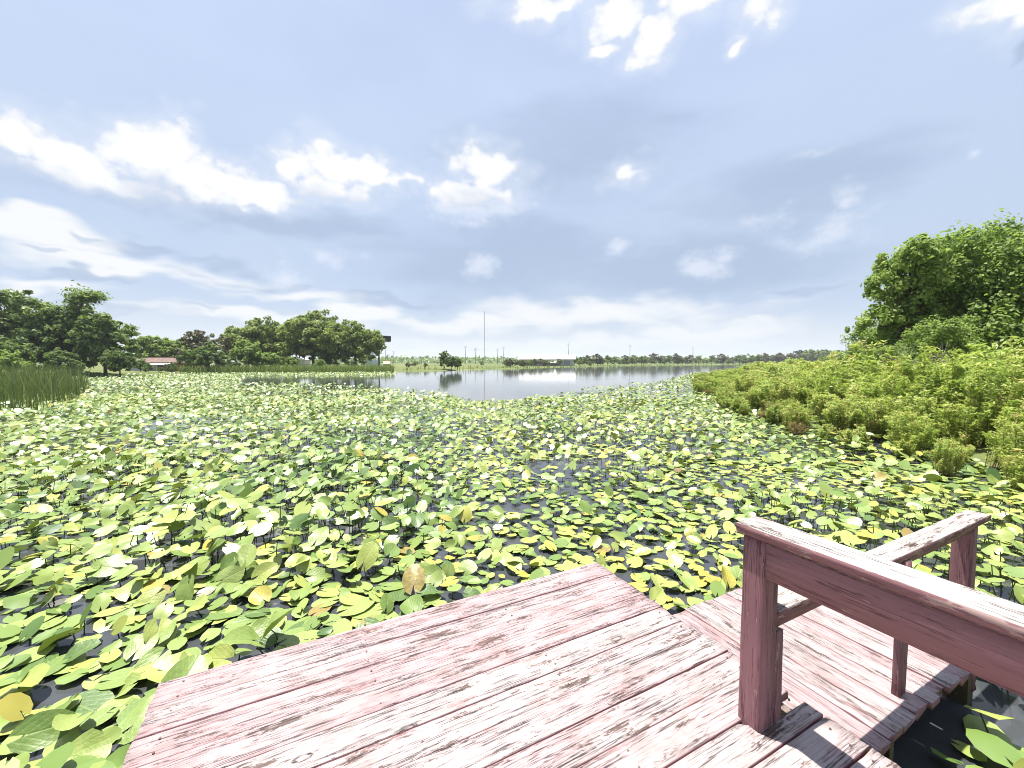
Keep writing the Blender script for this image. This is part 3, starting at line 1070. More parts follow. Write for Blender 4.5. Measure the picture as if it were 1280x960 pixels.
def tree_meshes(seed, H, rad_, base, nclump, nleaf, leaf, mat, flat=.75, lean=(0, 0), trunk_r=None, droop=0.0, top_bias=0.0, open_=.0, lobes=6, low=.55):
    """trunk and limbs as one mesh, crown of leaf clumps as another; origin at the foot"""
    r = np.random.default_rng(seed)
    mb = MB()
    tr = trunk_r or H * .022
    fork = base + (H - base) * .28
    trunk = [(0, 0, -.3), (lean[0] * .2, lean[1] * .2, fork * .5), (lean[0] * .4 + r.normal(0, .02) * H, lean[1] * .4, fork), (lean[0] * .8, lean[1] * .8, fork + (H - fork) * .6)]
    mb.tube(trunk, [tr * 1.25, tr, tr * .75, tr * .25], 7)
    cz = (base + H) / 2
    hz = (H - base) / 2
    # big lobes make the outline uneven
    lob = []
    for k in range(lobes):
        a = 2.4 * k + r.uniform(-.5, .5)
        zz = -low + (k + r.uniform(.1, .9)) / lobes * (low + .78)
        q_ = r.uniform(.3, .74) * (1 - .45 * max(zz, 0))
        lob.append((math.cos(a) * rad_ * q_, math.sin(a) * rad_ * q_, cz + zz * hz * (1 - q_ * .45), r.uniform(.34, .52)))
    lob.append((lean[0], lean[1], H - hz * .55, .5))
    lob.append((lean[0] * .5, lean[1] * .5, cz, .55))
    for (x, y, z, s_) in lob[:-1]:
        mid_ = np.array([x * .45, y * .45, fork + (z - fork) * .45 + .05 * H])
        st_ = np.array(trunk[2]) * .8 + np.array([0, 0, r.uniform(0, .2) * fork])
        st_[2] = min(st_[2], fork)
        mb.tube([st_, mid_, (x, y, z)], [tr * .5, tr * .32, tr * .1], 5, cap=False)
        for j in range(3):
            e = np.array([x, y, z]) + np.clip(r.normal(0, 1, 3), -1, 1) * rad_ * s_ * .5
            mb.tube([mid_, (mid_ + e) / 2 + r.normal(0, .03, 3) * H, e], [tr * .2, tr * .12, tr * .04], 4, cap=False)
    C = []
    for k in range(nclump):
        x, y, z, s_ = lob[r.integers(0, len(lob))]
        d = r.normal(0, 1, 3)
        d /= np.linalg.norm(d)
        if d[2] < -.2 and r.random() < .55:
            d[2] *= -1
        q_ = r.uniform(.45, 1.0) ** .6
        C.append((x + d[0] * rad_ * s_ * q_, y + d[1] * rad_ * s_ * q_, z + d[2] * min(hz, rad_) * s_ * q_ * 1.1, r.uniform(.07, .17) * rad_))
    C = np.array(C)
    ci = r.integers(0, len(C), nleaf)
    d = r.normal(0, 1, (nleaf, 3))
    d /= np.linalg.norm(d, axis=1, keepdims=True)
    rr_ = r.random(nleaf) ** .45
    P = C[ci, :3] + d * (rr_ * C[ci, 3])[:, None] * np.array([1.15, 1.15, flat])
    P[:, 2] -= droop * r.random(nleaf) ** 2 * H
    P[:, 2] = np.clip(P[:, 2], .25, None)
    Nn = d * .9 + np.array([0, 0, .45]) + r.normal(0, .45, (nleaf, 3))
    V, F = cards(P, Nn, leaf * r.uniform(.6, 1.3, nleaf), r, .55)
    ctint = r.uniform(.1, .75, len(C))
    tn = np.clip(ctint[ci] + r.normal(0, .13, nleaf), 0, 1)
    return mb.mesh('trunk', 'bark', True), mesh_np('crown', V, F, mat, False, tn)


def plant_tree(name, meshes, loc, rz, label, group=None, scale=1.0, cat='tree'):
    e = empty(name, loc, rz)
    e.scale = (scale, scale, scale)
    obj('trunk', meshes[0], e)
    obj('crown', meshes[1], e)
    tag(e, label, cat, group)
    return e


# ------------------------------------------------------------------ right bank : shrubs


def shrub_mesh(seed, H, rad_, nstem, nleaf, leaf):
    r = np.random.default_rng(seed)
    mb = MB()
    tips = []
    for k in range(nstem):
        a = r.uniform(0, 6.28)
        q_ = rad_ * math.sqrt(r.random())
        bx, by = math.cos(a) * q_ * .55, math.sin(a) * q_ * .55
        h = H * r.uniform(.42, 1.12) * (1 - .18 * (q_ / rad_) ** 2)
        tx, ty = math.cos(a) * q_ + r.normal(0, .06), math.sin(a) * q_ + r.normal(0, .06)
        m_ = ((bx + tx) / 2 + r.normal(0, .05), (by + ty) / 2 + r.normal(0, .05), h * .55)
        mb.tube([(bx, by, -.35), m_, (tx, ty, h)], [.011, .008, .003], 4, cap=False)
        tips.append(((bx, by, 0), m_, (tx, ty, h), r.uniform(.1, .7)))
        if k % 2 == 0:
            e = (tx + r.normal(0, .16), ty + r.normal(0, .16), h * r.uniform(.75, 1.0))
            mb.tube([m_, e], [.006, .002], 3, cap=False)
            tips.append((m_, tuple((np.array(m_) + np.array(e)) / 2), e, r.uniform(.1, .7)))
    P, Nn, tn, sz = [], [], [], []
    per = nleaf // len(tips)
    for (a, b_, c, tt) in tips:
        a, b_, c = map(np.array, (a, b_, c))
        s_ = 1 - r.random(per) ** 1.6 * .85
        pt = np.where((s_ < .5)[:, None], a + (b_ - a) * (s_ * 2)[:, None], b_ + (c - b_) * ((s_ - .5) * 2)[:, None])
        d = r.normal(0, 1, (per, 3))
        d[:, 2] = np.abs(d[:, 2]) * .3
        d /= np.linalg.norm(d, axis=1, keepdims=True)
        P.append(pt + d * leaf * .55)
        # blades stretch outward from the stem and face the sky
        Nn.append(np.stack([-d[:, 0] * .6, -d[:, 1] * .6, np.full(per, .9)], -1) + r.normal(0, .35, (per, 3)))
        tn.append(np.clip(tt + (s_ - .6) * .5 + r.normal(0, .1, per) + (s_ < .35) * .5 * (r.random(per) < .5), 0, 1))
        sz.append(leaf * r.uniform(.6, 1.25, per))
    P, Nn, tn, sz = np.concatenate(P), np.concatenate(Nn), np.concatenate(tn), np.concatenate(sz)
    V, F = cards(P, Nn, sz, r, .30)
    return mb.mesh('stems', 'shrub_stem', True), mesh_np('foliage', V, F, 'shrub', False, tn)


SHR = [shrub_mesh(500 + k, 1.75 + .15 * k, .9, 50, 5200, .165) for k in range(5)]
SHRB = shrub_mesh(505, 1.8, .9, 50, 2600, .15)[1]
SHRB.materials[0] = M['shrub_dry']
spots = []
for row, (dx, hs) in enumerate([(-.75, .28), (-.1, .42), (.7, .56), (1.7, .70), (2.9, .86), (4.2, 1.02), (5.8, 1.12), (7.8, 1.18)]):
    y = 1.6 + .3 * row
    while y < 62:
        edge = np.interp(y, [-8, 7, 12, 17, 28, 54, 110], [9.3, 9.3, 9.4, 10.4, 14.2, 25.5, 55])
        x = edge - .2 + dx * (1 + y * .012) + rng.uniform(-.55, .45)
        s_ = hs * rng.uniform(.72, 1.25) * np.interp(y, [4, 14, 30, 60], [1.0, 1.0, .82, .70])
        spots.append((x, y + rng.uniform(-.3, .3), s_, row))
        y += (.72 + .12 * row) * np.interp(y, [5, 20, 60], [1.0, 1.35, 3.2])
for (x, y, s_, row) in spots:
    if abs(x) > 1.42 * y + 7:
        continue
    k = int(rng.integers(0, 5))
    e = empty('marsh_shrub', (float(x), float(y), .0 if row < 3 else .12), float(rng.uniform(0, 6.28)))
    wide = float(np.interp(y, [5, 20, 60], [1.0, 1.25, 2.0]))
    e.scale = (s_ * wide, s_ * wide, s_)
    e.rotation_euler = (float(rng.normal(0, .1)), float(rng.normal(0, .1)), e.rotation_euler[2])
    obj('stems', SHR[k][0], e)
    fo = obj('foliage', SHR[k][1], e)
    dry = bool(row < 5 and rng.random() < .07)
    if dry:
        fo.data = SHRB
        e.scale = (e.scale[0], e.scale[1], e.scale[2] * .8)
    zone = (0, 0, 1, 1, 2, 2, 3, 3)[row]
    lab = ['low light green marsh plant standing in the water among the lily pads', 'knee-high yellow-green marsh shrub with reddish stems at the shoreline',
           'full leafy marsh shrub in the middle of the bank thicket', 'tall leafy marsh shrub at the back of the thicket below the bank trees'][zone]
    if dry:
        lab = 'brownish half-dried marsh shrub among the greener shrubs of the bank'
    tag(e, lab, 'shrub', 'dry marsh shrubs' if dry else 'marsh shrubs on the bank: ' + ['in the water', 'shoreline', 'middle', 'back'][zone])

# right bank trees
tA = tree_meshes(61, 8.3, 1.9, .3, 420, 22000, .20, 'tree_bright', 1.5, (.3, 0), .14, lobes=13, low=.95)
tB = tree_meshes(62, 8.6, 3.6, .4, 760, 44000, .22, 'tree_bright', 1.5, (.2, .2), .2, lobes=16, low=.95)
tC = tree_meshes(63, 8.0, 4.2, .4, 700, 38000, .22, 'tree_bright', 1.7, (0, 0), .22, lobes=15, low=.95)
tD = tree_meshes(64, 5.6, 2.5, .5, 130, 14000, .18, 'tree_bright', 1.6, (0, 0), .1, lobes=10, low=.9)
plant_tree('bank_tree', tA, (*at(1128, 20), .3), .4, 'slender upright broadleaf tree standing apart from the big bank trees', cat='tree')
plant_tree('bank_tree', tB, (*at(1213, 20), .3), 1.1, 'tallest bright green tree behind the marsh shrubs', scale=.93)
plant_tree('bank_tree', tC, (*at(1325, 21), .3), 2.0, 'broad spreading tree beside the tallest bank tree', scale=.86)
plant_tree('bank_tree', tD, (*at(1088, 22), .3), 0, 'small bright tree leaning out at the end of the bank grove', scale=.66)
plant_tree('bank_tree', tD, (*at(1172, 16.5), .3), 2.6, 'small bright tree filling in before the slender bank tree', scale=.62)
plant_tree('bank_tree', tC, (*at(1370, 17), .3), 3.3, 'dark tree at the dock end of the bank grove', scale=.85)
plant_tree('bank_tree', tB, (*at(1265, 27), .3), 4.0, 'bright green tree hidden behind the tallest bank tree', scale=.95)

for k, (px, Y, s_) in enumerate([(1068, 19, .36), (1105, 17.5, .42), (1140, 18.5, .5), (1195, 18.5, .5), (1225, 17.5, .46), (1262, 18, .5), (1300, 17, .5)]):
    plant_tree('bank_bush', tD, (*at(px, Y), .3), k * 1.3, 'leafy bush at the foot of the bank trees behind the marsh shrubs', 'bushes under the bank trees', s_, 'bush')

plant_tree('bank_tree', tC, (24, 10.5, .3), 5.1, 'broad tree on the bank past the dock end of the grove', scale=.9)

# bare twiggy shrub
mb = MB()
r = np.random.default_rng(71)
for k in range(70):
    a = r.uniform(0, 6.28)
    b0 = np.array([r.normal(0, .35), r.normal(0, .2), 0])
    e = b0 + np.array([math.cos(a) * r.uniform(.2, 1.1), math.sin(a) * r.uniform(.2, .9), r.uniform(.7, 2.5)])
    m_ = (b0 + e) / 2 + r.normal(0, .15, 3)
    mb.tube([b0, m_, e], [.022, .014, .005], 4, cap=False)
    for j in range(3):
        e2 = m_ + (e - m_) * r.random() + r.normal(0, .3, 3)
        mb.tube([m_ + (e - m_) * .4, e2], [.008, .003], 3, cap=False)
e = empty('dead_shrub', (*at(1152, 15.0), .3))
mb.build('branches', 'deadwood', e, True)
tag(e, 'leafless grey dead shrub tangled before the bank trees', 'shrub')

# ------------------------------------------------------------------ reeds


def blades(poly_pts, n, h0, h1, wdt, mat, seed, z0=-.2):
    r = np.random.default_rng(seed)
    pa = np.array(poly_pts)
    X = r.uniform(pa[:, 0].min(), pa[:, 0].max(), n * 3)
    Y = r.uniform(pa[:, 1].min(), pa[:, 1].max(), n * 3)
    k = inside(poly_pts, X, Y)
    X, Y = X[k][:n], Y[k][:n]
    n = len(X)
    h = r.uniform(h0, h1, n)
    a = r.uniform(0, 6.28, n)
    lean = np.stack([np.cos(a), np.sin(a)], -1) * (h * r.uniform(.02, .45, n))[:, None]
    wa = r.uniform(0, 3.14, n)
    wv = np.stack([np.cos(wa), np.sin(wa)], -1) * wdt * .5
    Z = lambda q_: np.full((n, 1), q_) if np.isscalar(q_) else q_[:, None]
    base = np.stack([X, Y], -1)
    rows = []
    for f, wf in ((0, 1), (.5, .9), (.82, .6), (1, .12)):
        cpt = base + lean * f ** 2
        zz = z0 + (h - z0) * f * (1 - .05 * f)
        rows.append(np.concatenate([cpt - wv * wf, zz[:, None]], 1))
        rows.append(np.concatenate([cpt + wv * wf, zz[:, None]], 1))
    V = np.stack(rows, 1).reshape(-1, 3)
    qf = np.array([(0, 1, 3, 2), (2, 3, 5, 4), (4, 5, 7, 6)])
    F = (qf[None] + (np.arange(n) * 8)[:, None, None]).reshape(-1, 4)
    tn = np.repeat(np.clip(r.normal(.4, .22, n), 0, 1), 3)
    return mesh_np('reeds', V, F, mat, False, tn)


rp = [at(-40, 16), at(60, 17.0), at(98, 22), at(112, 30), at(60, 34), at(-40, 32)]
o = obj('reeds', blades(rp, 3600, .7, 2.15, .028, 'reed', 81))
tag(o, 'dark stand of bulrush standing in the lily pads', 'reeds', kind='stuff')
cp = [at(225, 74), at(300, 77), at(400, 79), at(470, 84), at(492, 88), at(492, 92), at(400, 86), at(300, 83), at(225, 80)]
o = obj('reeds', blades(cp, 5200, .6, 1.9, .12, 'cattail', 82))
tag(o, 'yellow-green cattail belt along the far bank below the oaks', 'reeds', kind='stuff')
fp_ = [at(495, 97), at(560, 106), at(600, 126), at(650, 137), at(720, 190), at(840, 300), at(840, 306), at(720, 195), at(650, 141), at(600, 130), at(560, 110), at(495, 101)]
o = obj('reeds', blades(fp_, 5000, .7, 1.6, .22, 'cattail', 83))
tag(o, 'low grassy fringe along the far open shore', 'reeds', kind='stuff')

# ------------------------------------------------------------------ left bank
tE = tree_meshes(91, 11.6, 6.0, .3, 260, 17000, .55, 'tree_dark', .75, lobes=13, low=.9)
tF = tree_meshes(92, 10.4, 5.0, .3, 230, 15000, .52, 'tree_dark', .75, lobes=13, low=.9)
tG = tree_meshes(93, 9.5, 5.8, .9, 280, 16000, .58, 'tree_olive', .75, lobes=14, low=.8)
tH = tree_meshes(94, 8.5, 4.8, .8, 230, 12500, .58, 'tree_bright', .75, lobes=13, low=.8)
tI = tree_meshes(95, 6.5, 3.2, .6, 110, 4500, .50, 'tree_brown', .75, lobes=7)
tJ = tree_meshes(96, 4.5, 3.0, .1, 120, 5500, .45, 'tree_bright', .75, lobes=7)
tK = tree_meshes(97, 5.4, 3.2, .1, 130, 6500, .45, 'tree_dark', .75, lobes=7)


def tr(name, msh, px, Y, top_py, rz, label, h0, group=None):
    z0 = .3
    s_ = (zpx(top_py, Y) - z0) / h0
    return plant_tree(name, msh, (*at(px, Y), z0), rz, label, group, s_)


tr('shore_tree', tE, 40, 60, 370, 0.3, 'broad dark tree beside the bulrush stand', 11.6)
tr('shore_tree', tF, 132, 60, 392, 1.3, 'dark bushy tree at the water beside the brown roofed house', 10.4)
tr('shore_tree', tF, 92, 63, 380, 2.3, 'dark tree wedged between the two dark shore trees', 10.4)
tr('shore_tree', tE, -25, 56, 368, 3.3, 'dark tree at the landward end of the shore grove', 11.6)
tr('shore_tree', tK, 75, 54, 436, 1.0, 'low dark bush under the shore grove', 5.4)
tr('shore_tree', tK, 150, 56, 436, 2.0, 'low dark bush at the water before the house', 5.4)
tr('shore_tree', tJ, 10, 44, 440, 0.7, 'pale green bush behind the bulrush stand', 4.5)
tr('shore_tree', tK, 20, 52, 425, 2.9, 'dark bush at the foot of the broad dark tree', 5.4)
# vine-draped snag that leans out of the grove
mb = MB()
mb.tube([(0, 0, 0), (.4, 0, 6), (-.2, 0, 9.2), (-1.6, 0, 11.2)], [.3, .25, .2, .12], 7)
r = np.random.default_rng(98)
P = np.concatenate([np.array([(-1.4, 0, 11.2)]) + r.normal(0, 1, (900, 3)) * (1.0, .8, .45), np.array([(-2.6, 0, 11.4)]) + r.normal(0, 1, (350, 3)) * (.7, .6, .3), np.array([(.1, 0, 8.6)]) + r.normal(0, 1, (900, 3)) * (.6, .6, 1.5)])
V, F = cards(P, r.normal(0, .6, P.shape) + (0, 0, .7), .5 * r.uniform(.6, 1.3, len(P)), r, .55)
e = empty('leaning_tree', (*at(100, 61), .3), R(180))
mb.build('trunk', 'bark', e, True)
obj('crown', mesh_np('crown', V, F, 'tree_dark', False, r.uniform(.1, .9, len(P))), e)
tag(e, 'leaning vine-covered tree top rising above the dark grove', 'tree')

tr('garden_tree', tH, 195, 95, 420, .2, 'rounded green tree behind the brown roofed house', 8.5)
tr('garden_tree', tH, 222, 98, 424, 1.9, 'rounded green tree behind the wooden fence', 8.5)
tr('garden_tree', tI, 252, 84, 414, .9, 'greyish thin-leaved tree above the dark bank bush', 6.5)
tr('garden_tree', tK, 262, 78, 428, .4, 'dark rounded bush tree at the end of the wooden fence', 5.4)
tr('garden_tree', tK, 243, 79, 436, 2.4, 'dark bush beside the wooden fence', 5.4)
tr('garden_tree', tI, 287, 92, 420, 2.9, 'small greyish tree beside the white shed', 6.5)
tr('oak_tree', tG, 322, 97, 402, .3, 'spreading olive-green oak next to the white shed', 9.5)
tr('oak_tree', tG, 392, 97, 393, 1.4, 'tallest of the bank oaks, open crowned', 9.5)
tr('oak_tree', tH, 355, 103, 405, 2.2, 'oak between the spreading oak and the tallest oak', 8.5)
tr('oak_tree', tG, 445, 99, 405, 3.1, 'rounded oak beside the billboard', 9.5)
tr('oak_tree', tH, 420, 108, 404, 4.1, 'oak behind the rounded oak near the billboard', 8.5)
for (px, Y, top, rz, l_) in [(312, 82, 428, .5, 'upright bright shrub before the spreading oak'), (340, 84, 442, 1.5, 'low bright rounded shrub beside the upright shrub'),
                             (365, 86, 447, 2.5, 'small bright shrub under the tallest oak'), (400, 88, 450, 3.5, 'small bright shrub among the cattails')]:
    tr('bank_bush', tJ, px, Y, top, rz, l_, 4.5)
tL = tree_meshes(99, 5.6, 2.0, .2, 90, 2600, .5, 'tree_olive', .8, lobes=9, low=.85)
tM = tree_meshes(89, 5.0, 2.2, .1, 110, 3600, .48, 'tree_dark', .8, lobes=9, low=.9)
tr('island_tree', tL, 555, 108, 437, .4, 'pale airy tree of the pair on the far point', 5.6)
tr('island_tree', tM, 564, 107, 443, 1.4, 'dark tree of the pair on the far point', 5.0)
tr('island_tree', tK, 572, 108, 446, 2.4, 'low dark bush beside the pair of trees on the far point', 5.4)
for px in (200, 215, 232, 182):
    tr('bank_bush', tK, px, 74, 459, px, 'low dark clipped bush at the water before the wooden fence', 5.4, 'bushes below the fence')

for px, Y, top in ((176, 79, 448), (186, 78, 454), (214, 76, 453)):
    tr('bank_bush', tK, px, Y, top, px, 'dark leafy bush half screening the brown roofed house', 5.4, 'bushes before the house')

# house
e = empty('house', (*at(191, 88), .35), R(8))
MB().box(-4.6, 4.0, 0, 6, 0, 1.75).build('wall', 'white_wall', e)
rf = MB().add([(-5.2, -.6, 1.72), (4.6, -.6, 1.72), (4.6, 6.6, 1.72), (-5.2, 6.6, 1.72), (-2.6, 3, 2.75), (2.2, 3, 2.75)],
              [(0, 1, 5, 4), (1, 2, 5), (2, 3, 4, 5), (3, 0, 4), (3, 2, 1, 0)]).build('roof', 'roof_brown', e)
MB().add([(0, -2.4, 1.25), (4.4, -2.4, 1.25), (4.4, -.02, 1.66), (0, -.02, 1.66), (0, -2.4, 1.19), (4.4, -2.4, 1.19), (4.4, -.02, 1.6), (0, -.02, 1.6)],
         [(0, 1, 2, 3), (7, 6, 5, 4), (0, 4, 5, 1), (1, 5, 6, 2), (2, 6, 7, 3), (3, 7, 4, 0)]).build('awning', 'white_roof', e)
for x in (.1, 2.2, 4.3):
    MB().box(x - .05, x + .05, -2.38, -2.28, 0, 1.2).build('awning_post', 'white_wall', e)
for (xa, xb) in ((-3.9, -2.6), (-1.9, -.7), (.9, 2.2)):
    wn = MB().box(xa, xb, -.05, -.004, .55, 1.35).build('window', 'white_wall', e)
    MB().box(xa + .08, xb - .08, -.065, -.052, .62, 1.28).build('pane', 'glass', wn)
MB().box(2.8, 3.6, -.05, -.004, 0, 1.4).build('door', 'dark_wall', e)
tag(e, 'low white house with brown hipped roof and white awning', 'house')

# fence
e = empty('wooden_fence', (*at(206, 80), .3), R(-3))
for k in range(30):
    MB().box(k * .19, k * .19 + .17, -.01, .015, .0, 1.45 + .05 * math.sin(k * 2.1)).build('board', 'fence_wood', e)
for k in range(4):
    MB().box(k * 1.8 + .05, k * 1.8 + .15, .017, .11, -.2, 1.5).build('post', 'fence_wood', e)
tag(e, 'red-brown wooden board fence beside the white house', 'fence')

# white shed between the trees
e = empty('shed', (*at(274, 86), .3), R(-10))
MB().box(-1.0, 1.0, 0, 2.6, 0, 2.0).build('wall', 'white_wall', e)
MB().add([(-1.2, -.2, 1.98), (1.2, -.2, 1.98), (1.2, 2.8, 1.98), (-1.2, 2.8, 1.98), (0, -.2, 2.6), (0, 2.8, 2.6)], [(0, 4, 5, 3), (1, 2, 5, 4), (0, 1, 4), (2, 3, 5), (3, 2, 1, 0)]).build('roof', 'white_roof', e)
MB().box(-.4, .4, -.05, -.004, 0, 1.7).build('door', 'dark_wall', e)
tag(e, 'small white shed at the edge of the oaks', 'shed')
e = empty('shed', (*at(372, 118), .3), R(5))
MB().box(-2.0, 2.0, 0, 4, 0, 2.6).build('wall', 'white_wall', e)
MB().add([(-2.3, -.3, 2.58), (2.3, -.3, 2.58), (2.3, 4.3, 2.58), (-2.3, 4.3, 2.58), (0, -.3, 3.6), (0, 4.3, 3.6)], [(0, 4, 5, 3), (1, 2, 5, 4), (0, 1, 4), (2, 3, 5), (3, 2, 1, 0)]).build('roof', 'white_roof', e)
MB().box(-.8, .8, -.05, -.004, 0, 2.1).build('door', 'dark_wall', e)
tag(e, 'white gabled building glimpsed under the tallest oak', 'building')
# grey rail fence under the oaks
e = empty('rail_fence', (*at(355, 94), .3), R(4))
for k in range(9):
    MB().box(k * 2.0 - .05, k * 2.0 + .05, -.05, .05, 0, 1.3).build('post', 'deadwood', e)
for z in (.45, .85, 1.2):
    MB().box(-.05, 16.05, -.085, -.053, z, z + .12).build('rail', 'deadwood', e)
tag(e, 'grey rail fence under the oaks behind the cattails', 'fence')

# billboard seen from behind and almost edge on
e = empty('billboard', (*at(474, 112), .3), R(62))
MB().tube([(0, 0, 0), (0, 0, 7.6)], .2, 10).build('pole', 'black_metal', e, True)
pn = MB().box(-4.2, 4.2, -.35, -.05, 7.55, 9.0).build('panel', 'black_metal', e)
MB().box(-4.3, 4.3, -.05, .75, 7.35, 7.52).build('catwalk', 'black_metal', e)
for k in range(5):
    MB().box(-3.8 + k * 1.9 - .06, -3.8 + k * 1.9 + .06, -.048, .14, 7.53, 9.0).build('brace', 'grey_metal', pn)
tag(e, 'dark single-post billboard seen almost edge-on beside the oaks', 'billboard')


def truck(name, px, Y, rz, body, label):
    e = empty(name, (*at(px, Y), .32), rz)
    MB().box(-2.4, .9, -1.0, 1.0, .7, 2.5).build('cargo_box', body, e)
    cb = MB().add([(.93, -.95, .55), (2.6, -.95, .55), (2.6, .95, .55), (.93, .95, .55), (.93, -.95, 2.1), (1.9, -.9, 2.1), (1.9, .9, 2.1), (.93, .95, 2.1), (2.55, -.95, 1.35), (2.55, .95, 1.35)],
                  [(3, 2, 1, 0), (4, 5, 6, 7), (0, 1, 8, 5, 4), (3, 7, 6, 9, 2), (1, 2, 9, 8), (8, 9, 6, 5), (0, 4, 7, 3)]).build('cab', body, e)
    MB().box(1.15, 1.8, -.985, -.96, 1.35, 1.95).build('side_window', 'glass', cb)
    for (x, y) in ((1.8, -.95), (1.8, .95), (-1.5, -.95), (-1.5, .95)):
        wb = MB()
        wb.tube([(x, y - .12, .38), (x, y + .12, .38)], .38, 12)
        wb.build('wheel', 'rubber', e)
    tag(e, label, 'truck')


truck('parked_truck', 467, 121, R(80), 'cyan_paint', 'pale blue-white box truck parked by the billboard post')
truck('parked_truck', 484, 121, R(-75), 'yellow_paint', 'pale yellow truck parked beyond the billboard post')

# ------------------------------------------------------------------ far shore
e = empty('warehouse', (*at(682, 205), .4), R(-9))
MB().box(-13, 13.5, 0, 16, 0, 3.3).build('wall', 'dark_wall', e)
MB().add([(-14, -.8, 3.3), (14.5, -.8, 3.3), (14.5, 16.8, 3.3), (-14, 16.8, 3.3), (-14, 8, 5.5), (14.5, 8, 5.5)], [(0, 1, 5, 4), (2, 3, 4, 5), (1, 2, 5), (3, 0, 4), (3, 2, 1, 0)]).build('roof', 'white_roof', e)
MB().add([(-2.2, -6, 1.5), (6.6, -6, 1.5), (6.6, -.9, 2.5), (-2.2, -.9, 2.5), (-2.2, -6, 1.35), (6.6, -6, 1.35), (6.6, -.9, 2.35), (-2.2, -.9, 2.35)],
         [(0, 1, 2, 3), (7, 6, 5, 4), (0, 4, 5, 1), (1, 5, 6, 2), (2, 6, 7, 3), (3, 7, 4, 0)]).build('canopy', 'white_roof', e)
for x in (-2.0, 2.2, 6.4):
    MB().box(x - .12, x + .12, -5.9, -5.66, 0, 1.4).build('canopy_post', 'grey_metal', e)
for k in range(5):
    MB().box(-12 + k * 5.2, -9 + k * 5.2, -.06, -.004, .3, 2.6).build('bay_door', 'grey_metal', e)
tag(e, 'long white-roofed warehouse on the far shore', 'warehouse')

FT = [tree_meshes(700 + k, 8 + k % 3, 4.6 + (k % 2) * 1.2, .5, 70, 1900, 1.25, ['tree_dark', 'tree_olive', 'tree_olive', 'tree_brown'][k], .7, lobes=6) for k in range(4)]
rg = random.Random(12)
px = 632
k = 0
while px < 1075:
    sh = float(np.interp(px, [600, 645, 700, 800, 900, 1080], [128, 140, 186, 275, 360, 400]))
    top = float(np.interp(px, [620, 660, 700, 720, 760, 800, 850, 900, 960, 1020, 1080], [449, 451, 450, 445, 446, 445, 444.5, 445, 442, 439, 438])) + rg.uniform(-3, 5)
    Y = sh + rg.uniform(4, 40)
    v_ = rg.randrange(4)
    s_ = max(.3, (zpx(top, Y) - .4) / (8 + v_ % 3))
    tb_ = plant_tree('far_shore_tree', FT[v_], (*at(px, Y), .3), rg.uniform(0, 6.28),
                     'rounded tree in the dark belt along the far shore' if px > 720 else 'small tree by the white-roofed warehouse', 'far shore trees' if px > 720 else 'trees by the warehouse', s_)
    px += rg.uniform(3, 7)
    k += 1
for (px, Y, top) in [(640, 150, 449), (655, 160, 450), (664, 158, 449.5), (724, 200, 450), (738, 215, 451), (602, 190, 451), (520, 160, 451.5), (532, 130, 453), (512, 140, 453)]:
    v_ = rg.randrange(4)
    plant_tree('field_bush', FT[v_], (*at(px, Y), .2), rg.uniform(0, 6), 'small dark bush on the far grass flat', 'bushes on the far flat', max(.12, (zpx(top, Y) - .2) / (8 + v_ % 3)), 'bush')

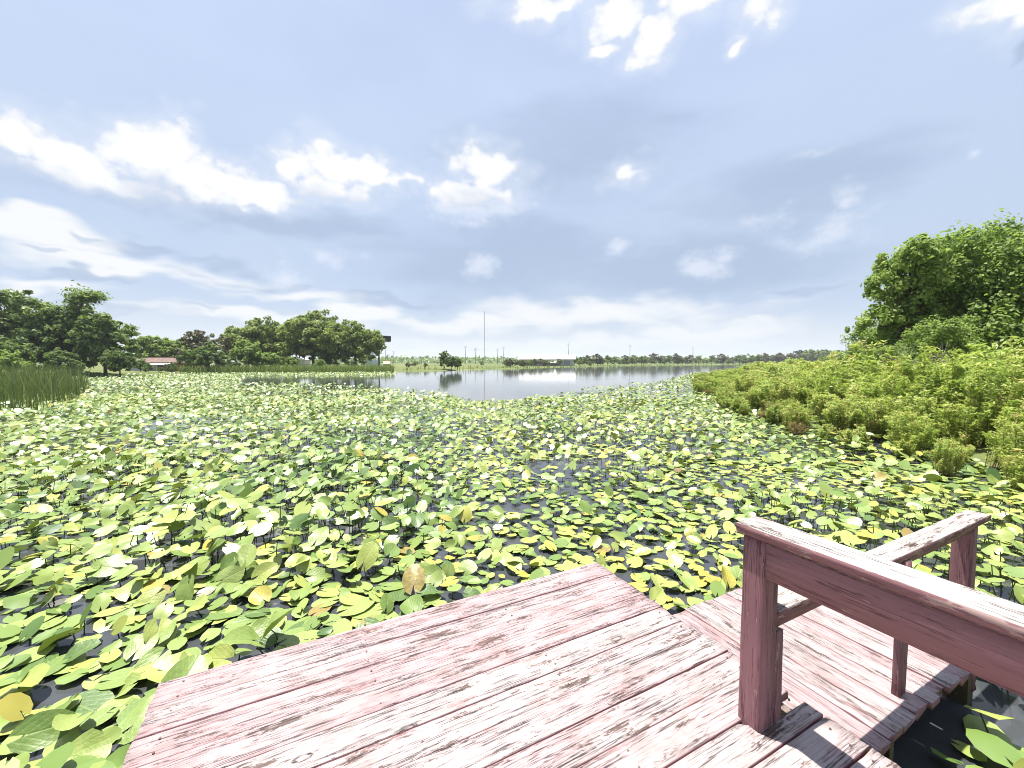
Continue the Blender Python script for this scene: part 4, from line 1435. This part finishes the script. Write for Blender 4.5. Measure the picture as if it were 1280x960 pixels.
# distant wood on the horizon: one mass
r = np.random.default_rng(31)
n = 16000
azd = np.radians(r.uniform(-62, 62, n))
dd = r.uniform(560, 760, n)
hh = (3 + 9 * vnoise(np.degrees(azd) * 10, dd, 14.0, 9))
P = np.stack([np.sin(azd) * dd / np.cos(azd) * np.cos(azd), np.cos(azd) * dd, .5 + hh * r.random(n) ** .7], -1)
V, F = cards(P, r.normal(0, 1, P.shape) + (0, -.5, .5), r.uniform(2.5, 5.5, n), r, .7)
o = obj('distant_wood', mesh_np('distant_wood', V, F, 'tree_dark', False, r.random(n)))
tag(o, 'low dark wood along the horizon beyond the far flats', 'woods', kind='stuff')

# mast and power poles
e = empty('radio_mast', (*at(605.7, 700), .4))
H = zpx(389.5, 700) - .4
for (x, y) in ((-.5, -.29), (.5, -.29), (0, .58)):
    MB().tube([(x, y, 0), (x, y, H)], .12, 5).build('mast_leg', 'grey_metal', e)
mb = MB()
for k in range(int(H / 2.4)):
    z = k * 2.4
    for (a, b_) in (((-.5, -.29), (.5, -.29)), ((.5, -.29), (0, .58)), ((0, .58), (-.5, -.29))):
        mb.tube([(*a, z), (*b_, z + 2.4)], .06, 3, cap=False)
mb.build('lattice', 'grey_metal', e)
tag(e, 'tall thin lattice radio mast far beyond the lake', 'mast')
for (px, top, dist) in [(582, 432.5, 420), (594.5, 435, 420), (622, 435.5, 430), (629.5, 434, 430), (710.5, 428, 460), (787, 431, 480), (865.5, 433, 500), (492.5, 438.5, 420), (482, 428, 430), (527, 446, 430), (485.5, 443, 430)]:
    e = empty('power_pole', (*at(px, dist), .4))
    H = zpx(top, dist) - .4
    MB().tube([(0, 0, 0), (0, 0, H)], [.34, .22], 6).build('pole', 'grey_metal', e, True)
    for z in (.97, .9, .83):
        MB().box(-1.6, 1.6, -.09, .09, H * z - .09, H * z + .09).build('cross_arm', 'grey_metal', e)
    tag(e, 'slim grey power pole with short cross-arms standing far beyond the lake', 'pole', 'power poles beyond the lake')

# ------------------------------------------------------------------ humid summer air
hm = bpy.data.materials.new('humid_air')
hm.use_nodes = True
ht = hm.node_tree
ht.nodes.clear()
ho = ht.nodes.new('ShaderNodeOutputMaterial')
hv = ht.nodes.new('ShaderNodeVolumePrincipled')
hv.inputs['Color'].default_value = (.86, .91, .97, 1)
hv.inputs['Density'].default_value = .00025
hv.inputs['Anisotropy'].default_value = .2
ht.links.new(hv.outputs[0], ho.inputs['Volume'])
M['haze'] = hm
hz = MB().box(-5200, 5200, -5200, 5200, -2.2, 92).build('haze', 'haze')
tag(hz, kind='stuff')
